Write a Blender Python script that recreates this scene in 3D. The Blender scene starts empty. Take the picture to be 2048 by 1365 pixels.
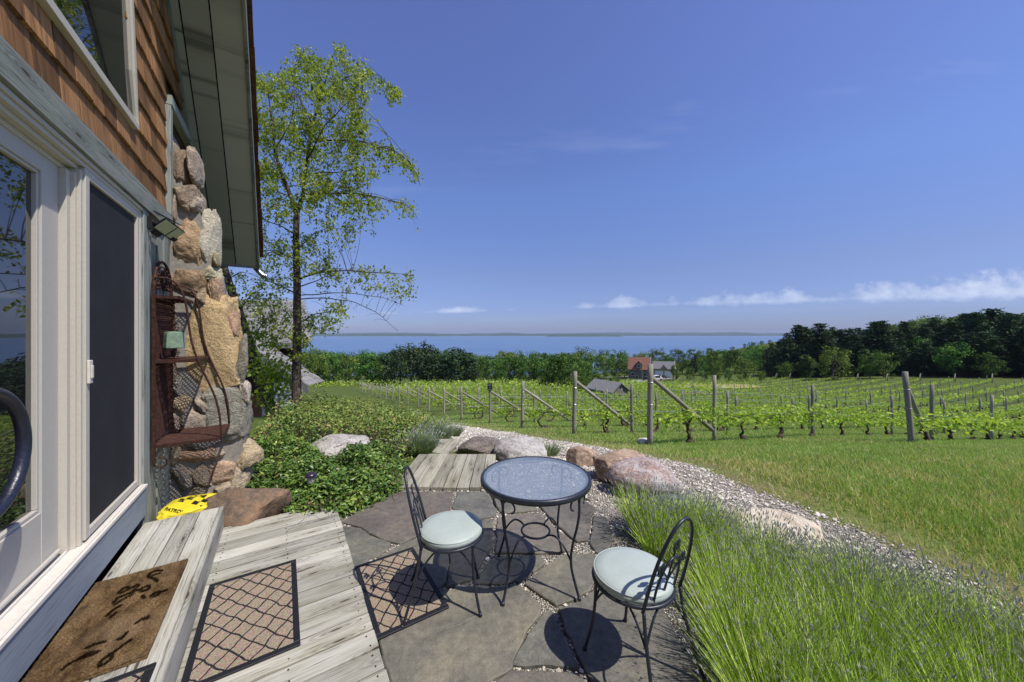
# A vineyard patio above a lake: cottage, bistro set, lavender, trellis rows.
SKY_STR = .145; SUN_STR = 3.8; EXPO = 0.33
SKY_AIR, SKY_DUST, SKY_OZ = 1.0, .6, 3.0
SKY_RAMP = [(0., (.312, .356, .645)), (.04, (.342, .382, .66)), (.16, (.49, .465, .64)), (.35, (.615, .635, .87)), (.6, (.70, .655, .93))]
VEG = {'lawn_blade': (2.4, .18), 'lavender_stem': (2.5, .0), 'lavender_bud': (2.5, .3), 'grey_green_stem': (1.7, .1), 'dry_stem': (1.3, 0), 'birch_leaf': (1.85, .05), 'climber_leaf': (1.35, 0), 'glossy_cover_leaf': (1.9, .06), 'thicket_leaf': (1.75, .08),
       'grape_leaf': (1.8, .08), 'deciduous_leaf': (2.15, .05), 'pine_needles': (2.3, .05)}
CLOUD_LO = (2.9, 3.5, 5.0); CLOUD_HI = (5.6, 5.8, 6.3); HAZE = 6e-5
import bpy, bmesh, math, random
import numpy as np
from mathutils import Vector, Matrix
PI = math.pi
rng = np.random.default_rng(7)
random.seed(7)
sc = bpy.context.scene
COL = sc.collection

# ------------------------------------------------------------------ camera model of the place
F, CX, HY, HC = 700.0, 1024.0, 668.0, 1.73
TH = math.atan2(.546, .838)
NX, NY = math.cos(TH), math.sin(TH)          # wall normal (t axis); u = (-NY, NX) is the s axis

def P(px, py, d):
    return np.array([(px-CX)/F*d, d, HC-(py-HY)/F*d])
def H2W(p):
    t, s, z = p
    return (t*NX - s*NY, t*NY + s*NX, z)
def S(px, py, s):
    a = (px-CX)/F
    d = s/(NX - NY*a)
    return d*(NX*a+NY), HC+(HY-py)/F*d       # (t, z) on the plane of that s

# ------------------------------------------------------------------ noise
_perm = np.random.default_rng(3).permutation(512)
_perm = np.concatenate([_perm, _perm, _perm])
_g3 = np.random.default_rng(5).normal(size=(512, 3))
_g3 /= np.linalg.norm(_g3, axis=1)[:, None]
def pn(p):
    p = np.asarray(p, float)
    i = np.floor(p).astype(int); f = p-i; i &= 255
    w = f*f*f*(f*(f*6-15)+10)
    out = 0
    for dx in (0, 1):
        for dy in (0, 1):
            for dz in (0, 1):
                h = _perm[_perm[_perm[i[:, 0]+dx]+i[:, 1]+dy]+i[:, 2]+dz]
                g = _g3[h]
                v = (g*(f-np.array([dx, dy, dz]))).sum(1)
                out = out + v*(w[:, 0] if dx else 1-w[:, 0])*(w[:, 1] if dy else 1-w[:, 1])*(w[:, 2] if dz else 1-w[:, 2])
    return out
def fbm(p, o=3):
    p = np.asarray(p, float); r = 0; a = 1.
    for k in range(o):
        r = r + a*pn(p*(2**k)+k*17.3); a *= .5
    return r
def n2(x, y, sc_=1., off=0.):
    x = np.atleast_1d(np.asarray(x, float)); y = np.atleast_1d(np.asarray(y, float))
    return fbm(np.stack([x*sc_+off, y*sc_+off*.7, np.full_like(x, off+.37)], 1), 3)

# ------------------------------------------------------------------ terrain
_py = np.array([-2000, 3.5, 4.2, 5, 7, 9, 12, 15.5, 19, 22.3, 26, 30, 38, 46.5, 60, 80, 100, 117, 140, 170, 220, 300, 420, 600, 3000.])
_pz = np.array([-.04, -.04, -.07, -.18, -.6, -1.1, -1.7, -2.45, -3.15, -3.75, -4.3, -4.9, -5.9, -6.95, -8.6, -10.8, -13., -14.8, -17., -20., -24.5, -34., -52., -62., -90.])
def _pchip(x, y, q):
    h = np.diff(x); d = np.diff(y)/h
    m = np.zeros_like(y)
    for i in range(1, len(x)-1):
        if d[i-1]*d[i] > 0:
            w1 = 2*h[i]+h[i-1]; w2 = h[i]+2*h[i-1]
            m[i] = (w1+w2)/(w1/d[i-1]+w2/d[i])
    m[-1] = d[-1]
    k = np.clip(np.searchsorted(x, q)-1, 0, len(x)-2)
    t = (q-x[k])/h[k]
    return (y[k]*(1+2*t)*(1-t)**2 + m[k]*h[k]*t*(1-t)**2 + y[k+1]*t*t*(3-2*t) + m[k+1]*h[k]*t*t*(t-1))
def gz(x, y):
    x = np.asarray(x, float); y = np.asarray(y, float)
    sh = np.clip(-(x+.6)*.62, 0, 3.2)*np.exp(-(np.clip(y-6, 0, 99)/9)**2)
    ye = np.where(y > 3.4, np.maximum(3.4, y-sh), y)
    z = _pchip(_py, _pz, ye)
    z = z + np.interp(x, [-40, 0, 12, 25, 60, 110, 140], [-.4, 0, -.2, -.65, -.5, .6, 1.])*np.clip((y-4)/9, 0, 1)
    z = z + 34*np.exp(-((x-330)/150)**2-((y-330)/130)**2) + 16*np.exp(-((x-190)/70)**2-((y-210)/90)**2)
    return z
def g1(x, y):
    return float(gz(np.array([x]), np.array([y]))[0])
def G(px, py, dz=0.):
    """the point of the ground seen in that direction"""
    ds = np.geomspace(1.2, 400, 4000)
    X = (px-CX)/F*ds; Z = HC-(py-HY)/F*ds
    k = int(np.argmax(Z <= gz(X, ds)+dz))
    return np.array([X[k], ds[k], Z[k]])
def Gp(*pts):
    return np.array([G(a, b)[:2] for a, b in pts])

def inpoly(x, y, poly):
    x = np.asarray(x); y = np.asarray(y); r = np.zeros(x.shape, bool)
    n = len(poly); j = n-1
    for i in range(n):
        xi, yi = poly[i]; xj, yj = poly[j]
        if yi != yj:
            c = ((yi > y) != (yj > y)) & (x < (xj-xi)*(y-yi)/(yj-yi)+xi)
            r ^= c
        j = i
    return r
def scatter(poly, n, rg=rng):
    poly = np.asarray(poly); lo = poly.min(0); hi = poly.max(0); out = np.zeros((0, 2))
    while len(out) < n:
        q = lo+(hi-lo)*rg.random((n*2, 2))
        out = np.concatenate([out, q[inpoly(q[:, 0], q[:, 1], poly)]])
    return out[:n]

# ------------------------------------------------------------------ mesh builder
class MB:
    def __init__(s):
        s.v = []; s.nv = 0; s.f = []; s.uv = []; s.rnd = []; s.col = []
    def add(s, V, Fs, uv=None, rnd=0., col=None):
        V = np.asarray(V, float).reshape(-1, 3)
        if isinstance(Fs, np.ndarray): Fs = [Fs]; uv = [uv] if uv is not None else None
        for k, f in enumerate(Fs):
            f = np.asarray(f, int)
            if f.ndim == 1: f = f[None]
            s.f.append(f+s.nv)
            s.uv.append(np.zeros((f.size, 2)) if uv is None else np.asarray(uv[k], float).reshape(-1, 2))
            r = np.asarray(rnd, float)
            s.rnd.append(np.full(len(f), float(r)) if r.ndim == 0 else r[:len(f)])
            c = np.asarray((.5, .5, .5) if col is None else col, float)
            s.col.append(np.tile(c, (len(f), 1)) if c.ndim == 1 else c)
        s.v.append(V); s.nv += len(V)
        return s
    def box(s, c, d, R=None, rnd=None, col=None, jit=0.):
        """box of size d at centre c; UV runs along its longest side in metres"""
        d = np.asarray(d, float); c = np.asarray(c, float)
        q = np.array([[-1, -1, -1], [1, -1, -1], [1, 1, -1], [-1, 1, -1], [-1, -1, 1], [1, -1, 1], [1, 1, 1], [-1, 1, 1]])*.5*d
        f = np.array([[0, 3, 2, 1], [4, 5, 6, 7], [0, 1, 5, 4], [1, 2, 6, 5], [2, 3, 7, 6], [3, 0, 4, 7]])
        L = int(np.argmax(d)); o = [i for i in range(3) if i != L]
        if rnd is None: rnd = random.random()
        uu = q[:, L]+rnd*37.; vv = q[:, o[0]]+q[:, o[1]]*1.0+rnd*11.
        uv = np.stack([uu[f], vv[f]], -1).reshape(-1, 2)
        if jit: q = q+rng.normal(size=q.shape)*jit
        if R is not None: q = q @ np.asarray(R).T
        return s.add(q+c, f, uv, rnd, col)
    def bx(s, x0, x1, y0, y1, z0, z1, **k):
        return s.box(((x0+x1)/2, (y0+y1)/2, (z0+z1)/2), (abs(x1-x0), abs(y1-y0), abs(z1-z0)), **k)
    def tube(s, pts, r, n=6, closed=False, rnd=0., cap=True, col=None):
        p = np.asarray(pts, float); m = len(p)
        r = np.full(m, r, float) if np.ndim(r) == 0 else np.asarray(r, float)
        if closed: tg = np.roll(p, -1, 0)-np.roll(p, 1, 0)
        else: tg = np.gradient(p, axis=0)
        tg /= np.linalg.norm(tg, axis=1)[:, None]+1e-12
        a = np.array([0, 0, 1.]) if abs(tg[0, 2]) < .9 else np.array([1., 0, 0])
        u = np.cross(tg[0], a); u /= np.linalg.norm(u)
        A = np.linspace(0, 2*PI, n, endpoint=False); V = []; uvr = []; L = 0
        for i in range(m):
            u = u-tg[i]*(u@tg[i]); u /= np.linalg.norm(u)+1e-12
            w = np.cross(tg[i], u)
            V.append(p[i]+r[i]*(np.cos(A)[:, None]*u+np.sin(A)[:, None]*w))
        V = np.concatenate(V); ff = []; uv = []
        ln = np.concatenate([[0], np.cumsum(np.linalg.norm(np.diff(p, axis=0), axis=1))])
        cir = 2*PI*float(r.mean())
        for i in range(m if closed else m-1):
            j = (i+1) % m
            for k in range(n):
                l = (k+1) % n
                ff.append([i*n+k, i*n+l, j*n+l, j*n+k])
                a0, a1 = ln[i], (ln[j] if j else ln[i]+.05)
                uv.append([(a0, k/n*cir), (a0, (k+1)/n*cir), (a1, (k+1)/n*cir), (a1, k/n*cir)])
        s.add(V, np.array(ff), np.array(uv), rnd, col)
        if cap and not closed:
            o = s.nv-len(V)
            s.f.append(np.array([list(range(o, o+n))[::-1]])); s.f.append(np.array([list(range(o+(m-1)*n, o+m*n))]))
            for _ in (0, 1):
                s.uv.append(np.zeros((n, 2))); s.rnd.append(np.full(1, rnd)); s.col.append(np.array([(.5, .5, .5) if col is None else col]))
        return s
    def lathe(s, prof, n=24, c=(0, 0, 0), rnd=0., col=None, cap=True):
        c = np.asarray(c, float); A = np.linspace(0, 2*PI, n, endpoint=False); V = []
        for r, z in prof: V.append(np.stack([r*np.cos(A), r*np.sin(A), np.full(n, z)], 1)+c)
        V = np.concatenate(V); ff = []
        for i in range(len(prof)-1):
            for k in range(n):
                l = (k+1) % n
                ff.append([i*n+k, i*n+l, (i+1)*n+l, (i+1)*n+k])
        fs = [np.array(ff)]
        if cap:
            if prof[0][0] > 1e-5: fs.append(np.array([list(range(n))[::-1]]))
            if prof[-1][0] > 1e-5: fs.append(np.array([list(range((len(prof)-1)*n, len(prof)*n))]))
        return s.add(V, fs, None, rnd, col)
    def prism(s, poly, z0, z1, jitter=None, rnd=0., col=None, cham=0.):
        """extrude an (x,y) polygon, optionally with a chamfered top rim"""
        poly = np.asarray(poly, float)
        if (np.roll(poly, -1, 0)[:, 0]*poly[:, 1]-np.roll(poly, -1, 0)[:, 1]*poly[:, 0]).sum() > 0: poly = poly[::-1]
        n = len(poly); lay = [(poly, z0), (poly, z1-cham)]
        if cham:
            t = np.roll(poly, -1, 0)-np.roll(poly, 1, 0); t /= np.linalg.norm(t, axis=1)[:, None]+1e-9
            inn = poly+np.stack([-t[:, 1], t[:, 0]], 1)*cham*1.2
            lay.append((inn, z1))
        V = np.concatenate([np.c_[q, np.full(n, z)] for q, z in lay]); ff = []
        for i in range(len(lay)-1):
            for k in range(n):
                l = (k+1) % n
                ff.append([i*n+k, i*n+l, (i+1)*n+l, (i+1)*n+k])
        m = len(lay)-1
        return s.add(V, [np.array(ff), np.arange(m*n, (m+1)*n)[None], np.arange(n)[::-1][None]], None, rnd, col)
    def prof(s, poly3, ext, rnd=0., col=None):
        """extrude a planar 3D polygon by the vector ext"""
        a = np.asarray(poly3, float); n = len(a); b = a+np.asarray(ext, float)
        ff = [[k, (k+1) % n, n+(k+1) % n, n+k] for k in range(n)]
        uvs = [np.array([[(0, 0)]*4]*n).reshape(-1, 2), None, None]
        e = a-a.mean(0); L = np.linalg.svd(e)[2]
        def uvf(idx): return np.stack([(np.concatenate([a, b])[idx]@L[0])+rnd*37, (np.concatenate([a, b])[idx]@L[1])+rnd*11], -1)
        f1 = np.array(ff); f2 = np.arange(n)[::-1][None]; f3 = np.arange(n, 2*n)[None]
        return s.add(np.concatenate([a, b]), [f1, f2, f3], [uvf(f1), uvf(f2), uvf(f3)], rnd, col)
    def leaves(s, c, d, nrm, L, W, rnd, fold=.18):
        """folded diamond leaves: centre c, long axis d, normal nrm"""
        c = np.asarray(c, float); N = len(c)
        d = d/(np.linalg.norm(d, axis=1)[:, None]+1e-9)
        w = np.cross(d, nrm); w /= np.linalg.norm(w, axis=1)[:, None]+1e-9
        nn = np.cross(w, d)
        L = np.broadcast_to(L, (N,))[:, None]; W = np.broadcast_to(W, (N,))[:, None]
        V = np.stack([c-d*L*.5, c+w*W*.5+nn*W*fold-d*L*.06, c+d*L*.5, c-w*W*.5+nn*W*fold-d*L*.06], 1).reshape(-1, 3)
        i = np.arange(N)*4
        return s.add(V, [np.stack([i, i+1, i+2], 1), np.stack([i, i+2, i+3], 1)], None, np.asarray(rnd))
    def blades(s, b, tip, w, rnd, bend=.25, tri=False, side=None):
        b = np.asarray(b, float); tip = np.asarray(tip, float); N = len(b)
        if side is None:
            a = rng.random(N)*2*PI; side = np.stack([np.cos(a), np.sin(a), 0*a], 1)
        w = np.broadcast_to(w, (N,))[:, None]; i = np.arange(N)
        if tri:
            V = np.stack([b-side*w, b+side*w, tip], 1).reshape(-1, 3)
            return s.add(V, np.stack([i*3, i*3+1, i*3+2], 1), None, rnd)
        m = (b+tip)*.5; m[:, 2] += bend*np.linalg.norm(tip-b, axis=1)*.5*np.linalg.norm((tip-b)[:, :2], axis=1)/(np.linalg.norm(tip-b, axis=1)+1e-9)
        V = np.stack([b-side*w, b+side*w, m+side*w*.8, m-side*w*.8, tip], 1).reshape(-1, 3); i = i*5
        return s.add(V, [np.stack([i, i+1, i+2, i+3], 1), np.stack([i+3, i+2, i+4], 1)], None, rnd)
    def mesh(s, name, org=(0, 0, 0), smooth=False):
        me = bpy.data.meshes.new(name)
        V = np.concatenate(s.v)-np.asarray(org, float)
        me.vertices.add(len(V)); me.vertices.foreach_set('co', V.ravel().astype(np.float32))
        lv = np.concatenate([f.ravel() for f in s.f]); tot = np.concatenate([np.full(len(f), f.shape[1]) for f in s.f])
        st = np.concatenate([[0], np.cumsum(tot)[:-1]])
        me.loops.add(len(lv)); me.polygons.add(len(tot))
        me.loops.foreach_set('vertex_index', lv.astype(np.int32))
        me.polygons.foreach_set('loop_start', st.astype(np.int32))
        me.polygons.foreach_set('loop_total', tot.astype(np.int32))
        me.polygons.foreach_set('use_smooth', np.full(len(tot), bool(smooth)))
        me.update(calc_edges=True)
        uv = me.uv_layers.new(name='UVMap'); uv.data.foreach_set('uv', np.concatenate(s.uv).ravel().astype(np.float32))
        a = me.attributes.new('rnd', 'FLOAT', 'FACE'); a.data.foreach_set('value', np.concatenate(s.rnd).astype(np.float32))
        c = np.concatenate(s.col); a = me.attributes.new('tint', 'FLOAT_VECTOR', 'FACE')
        a.data.foreach_set('vector', c.ravel().astype(np.float32))
        return me
    def build(s, name, m, parent=None, org=(0, 0, 0), frame='W', smooth=False, bevel=0., ang=None):
        me = s.mesh(name, org, smooth)
        me.materials.append(m)
        if ang is not None:
            me.polygons.foreach_set('use_smooth', np.ones(len(me.polygons), bool)); me.set_sharp_from_angle(angle=math.radians(ang))
        o = bpy.data.objects.new(name, me); COL.objects.link(o)
        if parent is not None: o.parent = parent
        else:
            o.location = H2W(org) if frame == 'H' else tuple(org)
            if frame == 'H': o.rotation_euler.z = TH
        if bevel:
            b = o.modifiers.new('bevel', 'BEVEL'); b.width = bevel; b.segments = 1; b.limit_method = 'ANGLE'; b.angle_limit = .7
        return o

def tag(o, label=None, cat=None, group=None, kind=None):
    if label: o['label'] = label
    if cat: o['category'] = cat
    if group: o['group'] = group
    if kind: o['kind'] = kind
    return o
def thing(name, label, cat, org=(0, 0, 0), frame='W', rotz=0., group=None):
    o = bpy.data.objects.new(name, None); COL.objects.link(o); o.empty_display_size = .2
    o.location = H2W(org) if frame == 'H' else tuple(org)
    o.rotation_euler.z = TH if frame == 'H' else rotz
    return tag(o, label, cat, group)
def dup(o, loc=None, rotz=None, scale=None, label=None, group=None, parent=None):
    c = o.copy(); COL.objects.link(c)
    if parent is not None: c.parent = parent
    if loc is not None: c.location = loc
    if rotz is not None: c.rotation_euler = (0, 0, rotz)
    if scale is not None: c.scale = scale if np.ndim(scale) else (scale,)*3
    if label: c['label'] = label
    if group: c['group'] = group
    for ch in list(o.children): dup(ch, parent=c)
    return c
_one = 'first second third fourth fifth sixth seventh eighth ninth tenth eleventh twelfth thirteenth fourteenth fifteenth sixteenth seventeenth eighteenth nineteenth'.split()
_ten = {2: 'twent', 3: 'thirt', 4: 'fort', 5: 'fift', 6: 'sixt', 7: 'sevent', 8: 'eight', 9: 'ninet'}
def nth(n):
    if n < 20: return _one[n-1]
    a, b = divmod(n, 10)
    return _ten[a]+'ieth' if b == 0 else _ten[a]+'y-'+_one[b-1]
def rotm(axis, a):
    return np.array(Matrix.Rotation(a, 3, axis))

# icosphere cache
_ico = {}
def ico(sub):
    if sub not in _ico:
        bm = bmesh.new(); bmesh.ops.create_icosphere(bm, subdivisions=sub, radius=1.)
        _ico[sub] = (np.array([v.co[:] for v in bm.verts]), np.array([[v.index for v in f.verts] for f in bm.faces])); bm.free()
    return _ico[sub]
def rock(size, seed, sub=4, flat=6, rough=.10, cut=.62, box=.0, chip=0.):
    """a boulder: sphere cut by random planes and roughened; returns verts, faces, centred"""
    V, Fc = ico(sub); V = V.copy(); r = np.random.default_rng(seed)
    if box: V = np.sign(V)*np.abs(V)**(1-box); V /= np.abs(V).max(0)
    for _ in range(flat):
        n = r.normal(size=3); n /= np.linalg.norm(n); c = cut+.3*r.random()
        d = V@n; V = V-np.where(d > c, (d-c)*.88, 0)[:, None]*n
    o = r.random(3)*50
    dn = V/(np.linalg.norm(V, axis=1)[:, None])
    V = V*(1+rough*fbm(V*1.6+o, 3)+rough*.35*fbm(V*6+o, 3))[:, None]
    if chip: V = V*(1-chip*np.abs(pn(V*3.1+o+9))*1.6-chip*.6*np.abs(pn(V*8.3+o)))[:, None]
    return V*np.asarray(size)*.5/np.abs(V).max(0), Fc
# ------------------------------------------------------------------ materials
class NT:
    def __init__(s, name):
        s.m = bpy.data.materials.new(name); s.m.use_nodes = True
        s.t = s.m.node_tree; s.t.nodes.clear()
        s.out = s.t.nodes.new('ShaderNodeOutputMaterial')
    def n(s, typ, ins=None, **at):
        k = s.t.nodes.new('ShaderNode'+typ)
        for a, v in at.items(): setattr(k, a, v)
        for key, v in (ins or {}).items():
            so = k.inputs[key]
            if isinstance(v, bpy.types.NodeSocket): s.t.links.new(v, so)
            elif isinstance(v, bpy.types.Node): s.t.links.new(v.outputs[0], so)
            else:
                if so.type == 'RGBA' and len(v) == 3: v = (*v, 1.)
                so.default_value = v
        return k
    def obj(s): return s.n('TexCoord').outputs['Object']
    def gen(s): return s.n('NewGeometry').outputs['Position']
    def uv(s): return s.n('UVMap', uv_map='UVMap').outputs[0]
    def attr(s, nm='rnd', o='Fac'): return s.n('Attribute', attribute_name=nm).outputs[o]
    def orand(s): return s.n('ObjectInfo').outputs['Random']
    def map(s, v, sc_): return s.n('Mapping', {'Vector': v, 'Scale': sc_}).outputs[0]
    def noise(s, v, scale, detail=4., rough=.55, dist=0.):
        return s.n('TexNoise', {'Vector': v, 'Scale': scale, 'Detail': detail, 'Roughness': rough, 'Distortion': dist}).outputs['Fac']
    def math(s, op, a, b=0., clamp=False): return s.n('Math', {0: a, 1: b}, operation=op, use_clamp=clamp).outputs[0]
    def ramp(s, f, stops, interp='LINEAR'):
        k = s.n('ValToRGB', {0: f}); e = k.color_ramp.elements; k.color_ramp.interpolation = interp
        while len(e) < len(stops): e.new(.5)
        for q, (p, c) in zip(e, stops):
            q.position = p; q.color = (*c, 1.) if np.ndim(c) else (c, c, c, 1.)
        return k.outputs[0]
    def mix(s, f, a, b, blend='MIX'):
        return s.n('MixRGB', {0: f, 1: a, 2: b}, blend_type=blend).outputs[0]
    def bump(s, h, strength=.3, dist=.01, nrm=None):
        d = {'Height': h, 'Strength': strength, 'Distance': dist}
        if nrm is not None: d['Normal'] = nrm
        return s.n('Bump', d).outputs[0]
    def bsdf(s, col, rough=.7, spec=.3, nrm=None, metal=0., **kw):
        d = {'Base Color': col, 'Roughness': rough, 'Specular IOR Level': spec, 'Metallic': metal}
        if nrm is not None: d['Normal'] = nrm
        d.update(kw)
        return s.n('BsdfPrincipled', d)
    def done(s, sh):
        s.t.links.new(sh.outputs[0] if isinstance(sh, bpy.types.Node) else sh, s.out.inputs[0]); return s.m

def wood(name, light, mid, dark, blotch=(.3, .3, .26), kn=True, rough=.85, bs=.5, gs=1., vr=(.70, 1.10)):
    t = NT(name); uv = t.uv(); r = t.attr()
    g1_ = t.noise(t.map(uv, (.9, 70*gs, 1)), 1., 6, .66, .9)
    g2_ = t.noise(t.map(uv, (4, 150*gs, 1)), 1., 3, .6, .2)
    bl = t.noise(t.map(uv, (1.2, 5, 1)), 1., 3, .6, .8)
    c = t.ramp(g1_, [(.26, dark), (.40, mid), (.60, light)])
    c = t.mix(t.ramp(bl, [(.42, 0.), (.68, .75)]), c, blotch, 'MULTIPLY')
    c = t.mix(t.ramp(g2_, [(.32, .75), (.44, 0.)]), c, tuple(x*.35 for x in dark))
    h = t.math('ADD', g1_, t.math('MULTIPLY', g2_, .6))
    if kn:
        vo = t.n('TexVoronoi', {'Vector': t.map(uv, (1.5, 7.5, 1)), 'Scale': 1., 'Randomness': 1.}, voronoi_dimensions='2D').outputs['Distance']
        ring = t.math('SINE', t.math('MULTIPLY', vo, 75.))
        ringf = t.math('MULTIPLY', t.ramp(vo, [(.0, 1.), (.36, 0.)]), t.math('MULTIPLY_ADD', ring, .35), True)
        c = t.mix(ringf, c, tuple(x*.7 for x in dark))
        c = t.mix(t.ramp(vo, [(.035, .9), (.075, 0.)]), c, (.07, .05, .035))
    c = t.mix(1., c, t.ramp(r, [(0., vr[0]), (1., vr[1])]), 'MULTIPLY')
    return t.done(t.bsdf(c, rough, .2, t.bump(h, bs, .004)))

def rockm(name, cols, scale=3., speck=.25, bs=.6, streak=None, lichen=None, spc=(.05, .045, .04), dist=.6):
    t = NT(name); v = t.obj()
    vv = t.map(v, streak) if streak else v
    a = t.noise(vv, scale, 6, .62, dist); b = t.noise(v, scale*9, 4, .7); c3 = t.noise(v, scale*42, 2, .6)
    k = len(cols); st = [(.30+.4*i/max(1, k-1), cols[i]) for i in range(k)]
    c = t.ramp(a, st)
    c = t.mix(t.ramp(b, [(.45, 0.), (.72, .55)]), c, tuple(min(1, x*1.5) for x in cols[-1]))
    c = t.mix(t.math('MULTIPLY', t.ramp(c3, [(.34, 1.), (.43, 0.)]), speck*2.2, True), c, spc)
    c = t.mix(t.ramp(b, [(.25, .5), (.40, 0.)]), c, tuple(x*.3 for x in cols[0]))
    if lichen: c = t.mix(t.ramp(t.noise(v, scale*1.7, 5, .7), [(.55, 0.), (.62, .8)]), c, lichen)
    h = t.math('ADD', t.math('MULTIPLY', a, 1.2), t.math('ADD', t.math('MULTIPLY', b, .6), t.math('MULTIPLY', c3, .2)))
    return t.done(t.bsdf(c, .85, .25, t.bump(h, bs, .03)))

def leafm(name, stops, trans=.35, rough=.5, spec=.25, hue=.0, tcol=1.35):
    t = NT(name); k, gr = VEG.get(name, (1., .0))
    stops = [(p, tuple(min(.9, (c*(1-gr)+gr*sum(col)/3)*k) for c in col)) for p, col in stops]
    c = t.ramp(t.attr(), stops)
    if hue: 
        o = t.orand()
        c = t.n('HueSaturation', {'Hue': t.math('MULTIPLY_ADD', o, hue), 'Saturation': 1., 'Value': t.n('MapRange', {0: t.n('TexWhiteNoise', {'W': o}, noise_dimensions='1D').outputs[0], 3: .72, 4: 1.28}).outputs[0], 'Color': c}).outputs[0]
        c.node.inputs['Hue'].links[0].from_node.inputs[2].default_value = .5-hue*.5
    p = t.bsdf(c, rough, spec)
    if not trans: return t.done(p)
    tr = t.n('BsdfTranslucent', {'Color': t.mix(1., c, (tcol, tcol*1.06, tcol*.5), 'MULTIPLY')})
    return t.done(t.n('MixShader', {0: trans, 1: p.outputs[0], 2: tr.outputs[0]}))

def plain(name, col, rough=.6, spec=.4, metal=0., nz=.0, ns=12., bs=.0, **kw):
    t = NT(name); c = col; nr = None
    if nz or bs:
        f = t.noise(t.obj(), ns, 5, .6)
        if nz: c = t.mix(1., col, t.ramp(f, [(.25, 1-nz), (.75, 1+nz)]), 'MULTIPLY')
        if bs: nr = t.bump(f, bs, .003)
    return t.done(t.bsdf(c, rough, spec, nr, metal, **kw))

M = {}
M['deck'] = wood('weathered_deck_wood', (.54, .52, .45), (.44, .42, .355), (.18, .16, .125), (.64, .63, .52))
M['walk'] = wood('grey_boardwalk_wood', (.46, .435, .35), (.33, .305, .235), (.14, .12, .09), (.72, .72, .60))
M['green'] = wood('faded_green_board', (.36, .375, .33), (.28, .295, .26), (.14, .15, .13), (.8, .84, .78), True, .8, .5, .8)
M['blue'] = wood('blue_grey_paint', (.315, .36, .405), (.285, .33, .375), (.21, .25, .29), (.92, .94, .95), False, .6, .25, 1.2)
M['soffit'] = wood('olive_soffit_board', (.48, .485, .41), (.44, .445, .375), (.31, .315, .265), (.9, .92, .88), False, .8, .3, .8)
M['cedar'] = wood('cedar_shingle', (.44, .235, .10), (.31, .155, .063), (.125, .063, .029), (.66, .56, .5), False, .75, .6, .6, (.42, 1.22))
M['roofshingle'] = wood('red_brown_roof_shingle', (.16, .07, .04), (.11, .05, .03), (.04, .02, .014), (.6, .6, .6), False, .8, .6, .6)
M['greyroof'] = wood('grey_wood_shingle', (.34, .33, .31), (.24, .23, .215), (.12, .11, .10), (.7, .7, .7), False, .85, .6, .6)
M['post'] = wood('weathered_post_wood', (.40, .375, .30), (.29, .265, .205), (.12, .10, .07), (.72, .72, .66), False, .85, .5, .7)
M['vinyl'] = plain('beige_vinyl', (.55, .505, .42), .42, .35, nz=.06, ns=60)
M['vinyl2'] = plain('pale_vinyl_track', (.69, .65, .57), .4, .35, nz=.08, ns=30)
M['greyvinyl'] = plain('grey_door_frame', (.50, .47, .41), .45, .35, nz=.05, ns=60)
M['dark'] = plain('void_shade', (.012, .012, .013), .9, .05)  # near-black base puts the shade of gaps and openings into colour
M['iron'] = plain('blue_black_iron', (.020, .024, .036), .38, .5, nz=.35, ns=70, bs=.3)
M['pull'] = plain('hammered_iron', (.016, .019, .036), .33, .55, nz=.4, ns=70, bs=.6)
M['fixture'] = plain('black_plastic', (.012, .012, .014), .45, .4)
M['rubber'] = plain('black_rubber', (.012, .0125, .016), .62, .35, nz=.3, ns=40)
M['steel'] = plain('galvanised_steel', (.62, .63, .64), .32, .5, .9, nz=.12, ns=14)
M['red'] = plain('red_paint', (.45, .03, .03), .5, .4, nz=.2)
M['white'] = plain('white_paint', (.74, .73, .69), .5, .35, nz=.05)
M['soil'] = plain('dark_soil', (.055, .042, .028), .95, .1, nz=.5, ns=9, bs=.6)
M['asphalt'] = plain('pale_gravel_road', (.30, .28, .25), .9, .1, nz=.2, ns=.6)

def _ledm():
    t = NT('lamp_lens'); v = t.obj()
    vo = t.n('TexVoronoi', {'Vector': v, 'Scale': 130., 'Randomness': .1}).outputs['Distance']
    return t.done(t.bsdf(t.ramp(vo, [(.2, (.62, .63, .38)), (.6, (.42, .44, .25))]), .25, .5))
M['lens'] = _ledm()
def _solar():
    t = NT('solar_cell'); return t.done(t.bsdf((.012, .014, .03), .15, .6))
M['solar'] = _solar()

def _rust(name='rusted_steel', nz=.5):
    t = NT(name); v = t.obj(); a = t.noise(v, 30, 5, .7)
    c = t.ramp(a, [(.3, (.022, .011, .009)), (.5, (.056, .023, .016)), (.72, (.11, .044, .024))])
    return t.done(t.bsdf(c, .7, .3, t.bump(a, .4, .002), .25))
M['rust'] = _rust()
def _verd():
    t = NT('verdigris_copper'); a = t.noise(t.obj(), 28, 5, .7)
    c = t.ramp(a, [(.3, (.13, .20, .14)), (.55, (.22, .31, .215)), (.75, (.33, .36, .22))])
    return t.done(t.bsdf(c, .7, .3, t.bump(a, .3, .002)))
M['verd'] = _verd()
def _scr():
    t = NT('dark_insect_screen'); v = t.obj()
    a = t.noise(v, 4, 3); b = t.noise(t.map(v, (400, 400, 400)), 1., 2)
    c = t.mix(1., t.ramp(a, [(.3, (.020, .021, .025)), (.7, (.028, .029, .034))]), t.ramp(b, [(.3, .7), (.7, 1.3)]), 'MULTIPLY')
    return t.done(t.bsdf(c, .75, .25))
M['screen'] = _scr()
def _glass(name, ior=2.1, base=(.012, .013, .014)):
    t = NT(name); w = t.noise(t.obj(), 1.3, 2)
    p = t.bsdf(base, .015, .5, t.bump(w, .02, .02)); p.inputs['IOR'].default_value = ior
    return t.done(p)
M['glass'] = _glass('coated_window_glass')
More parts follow.
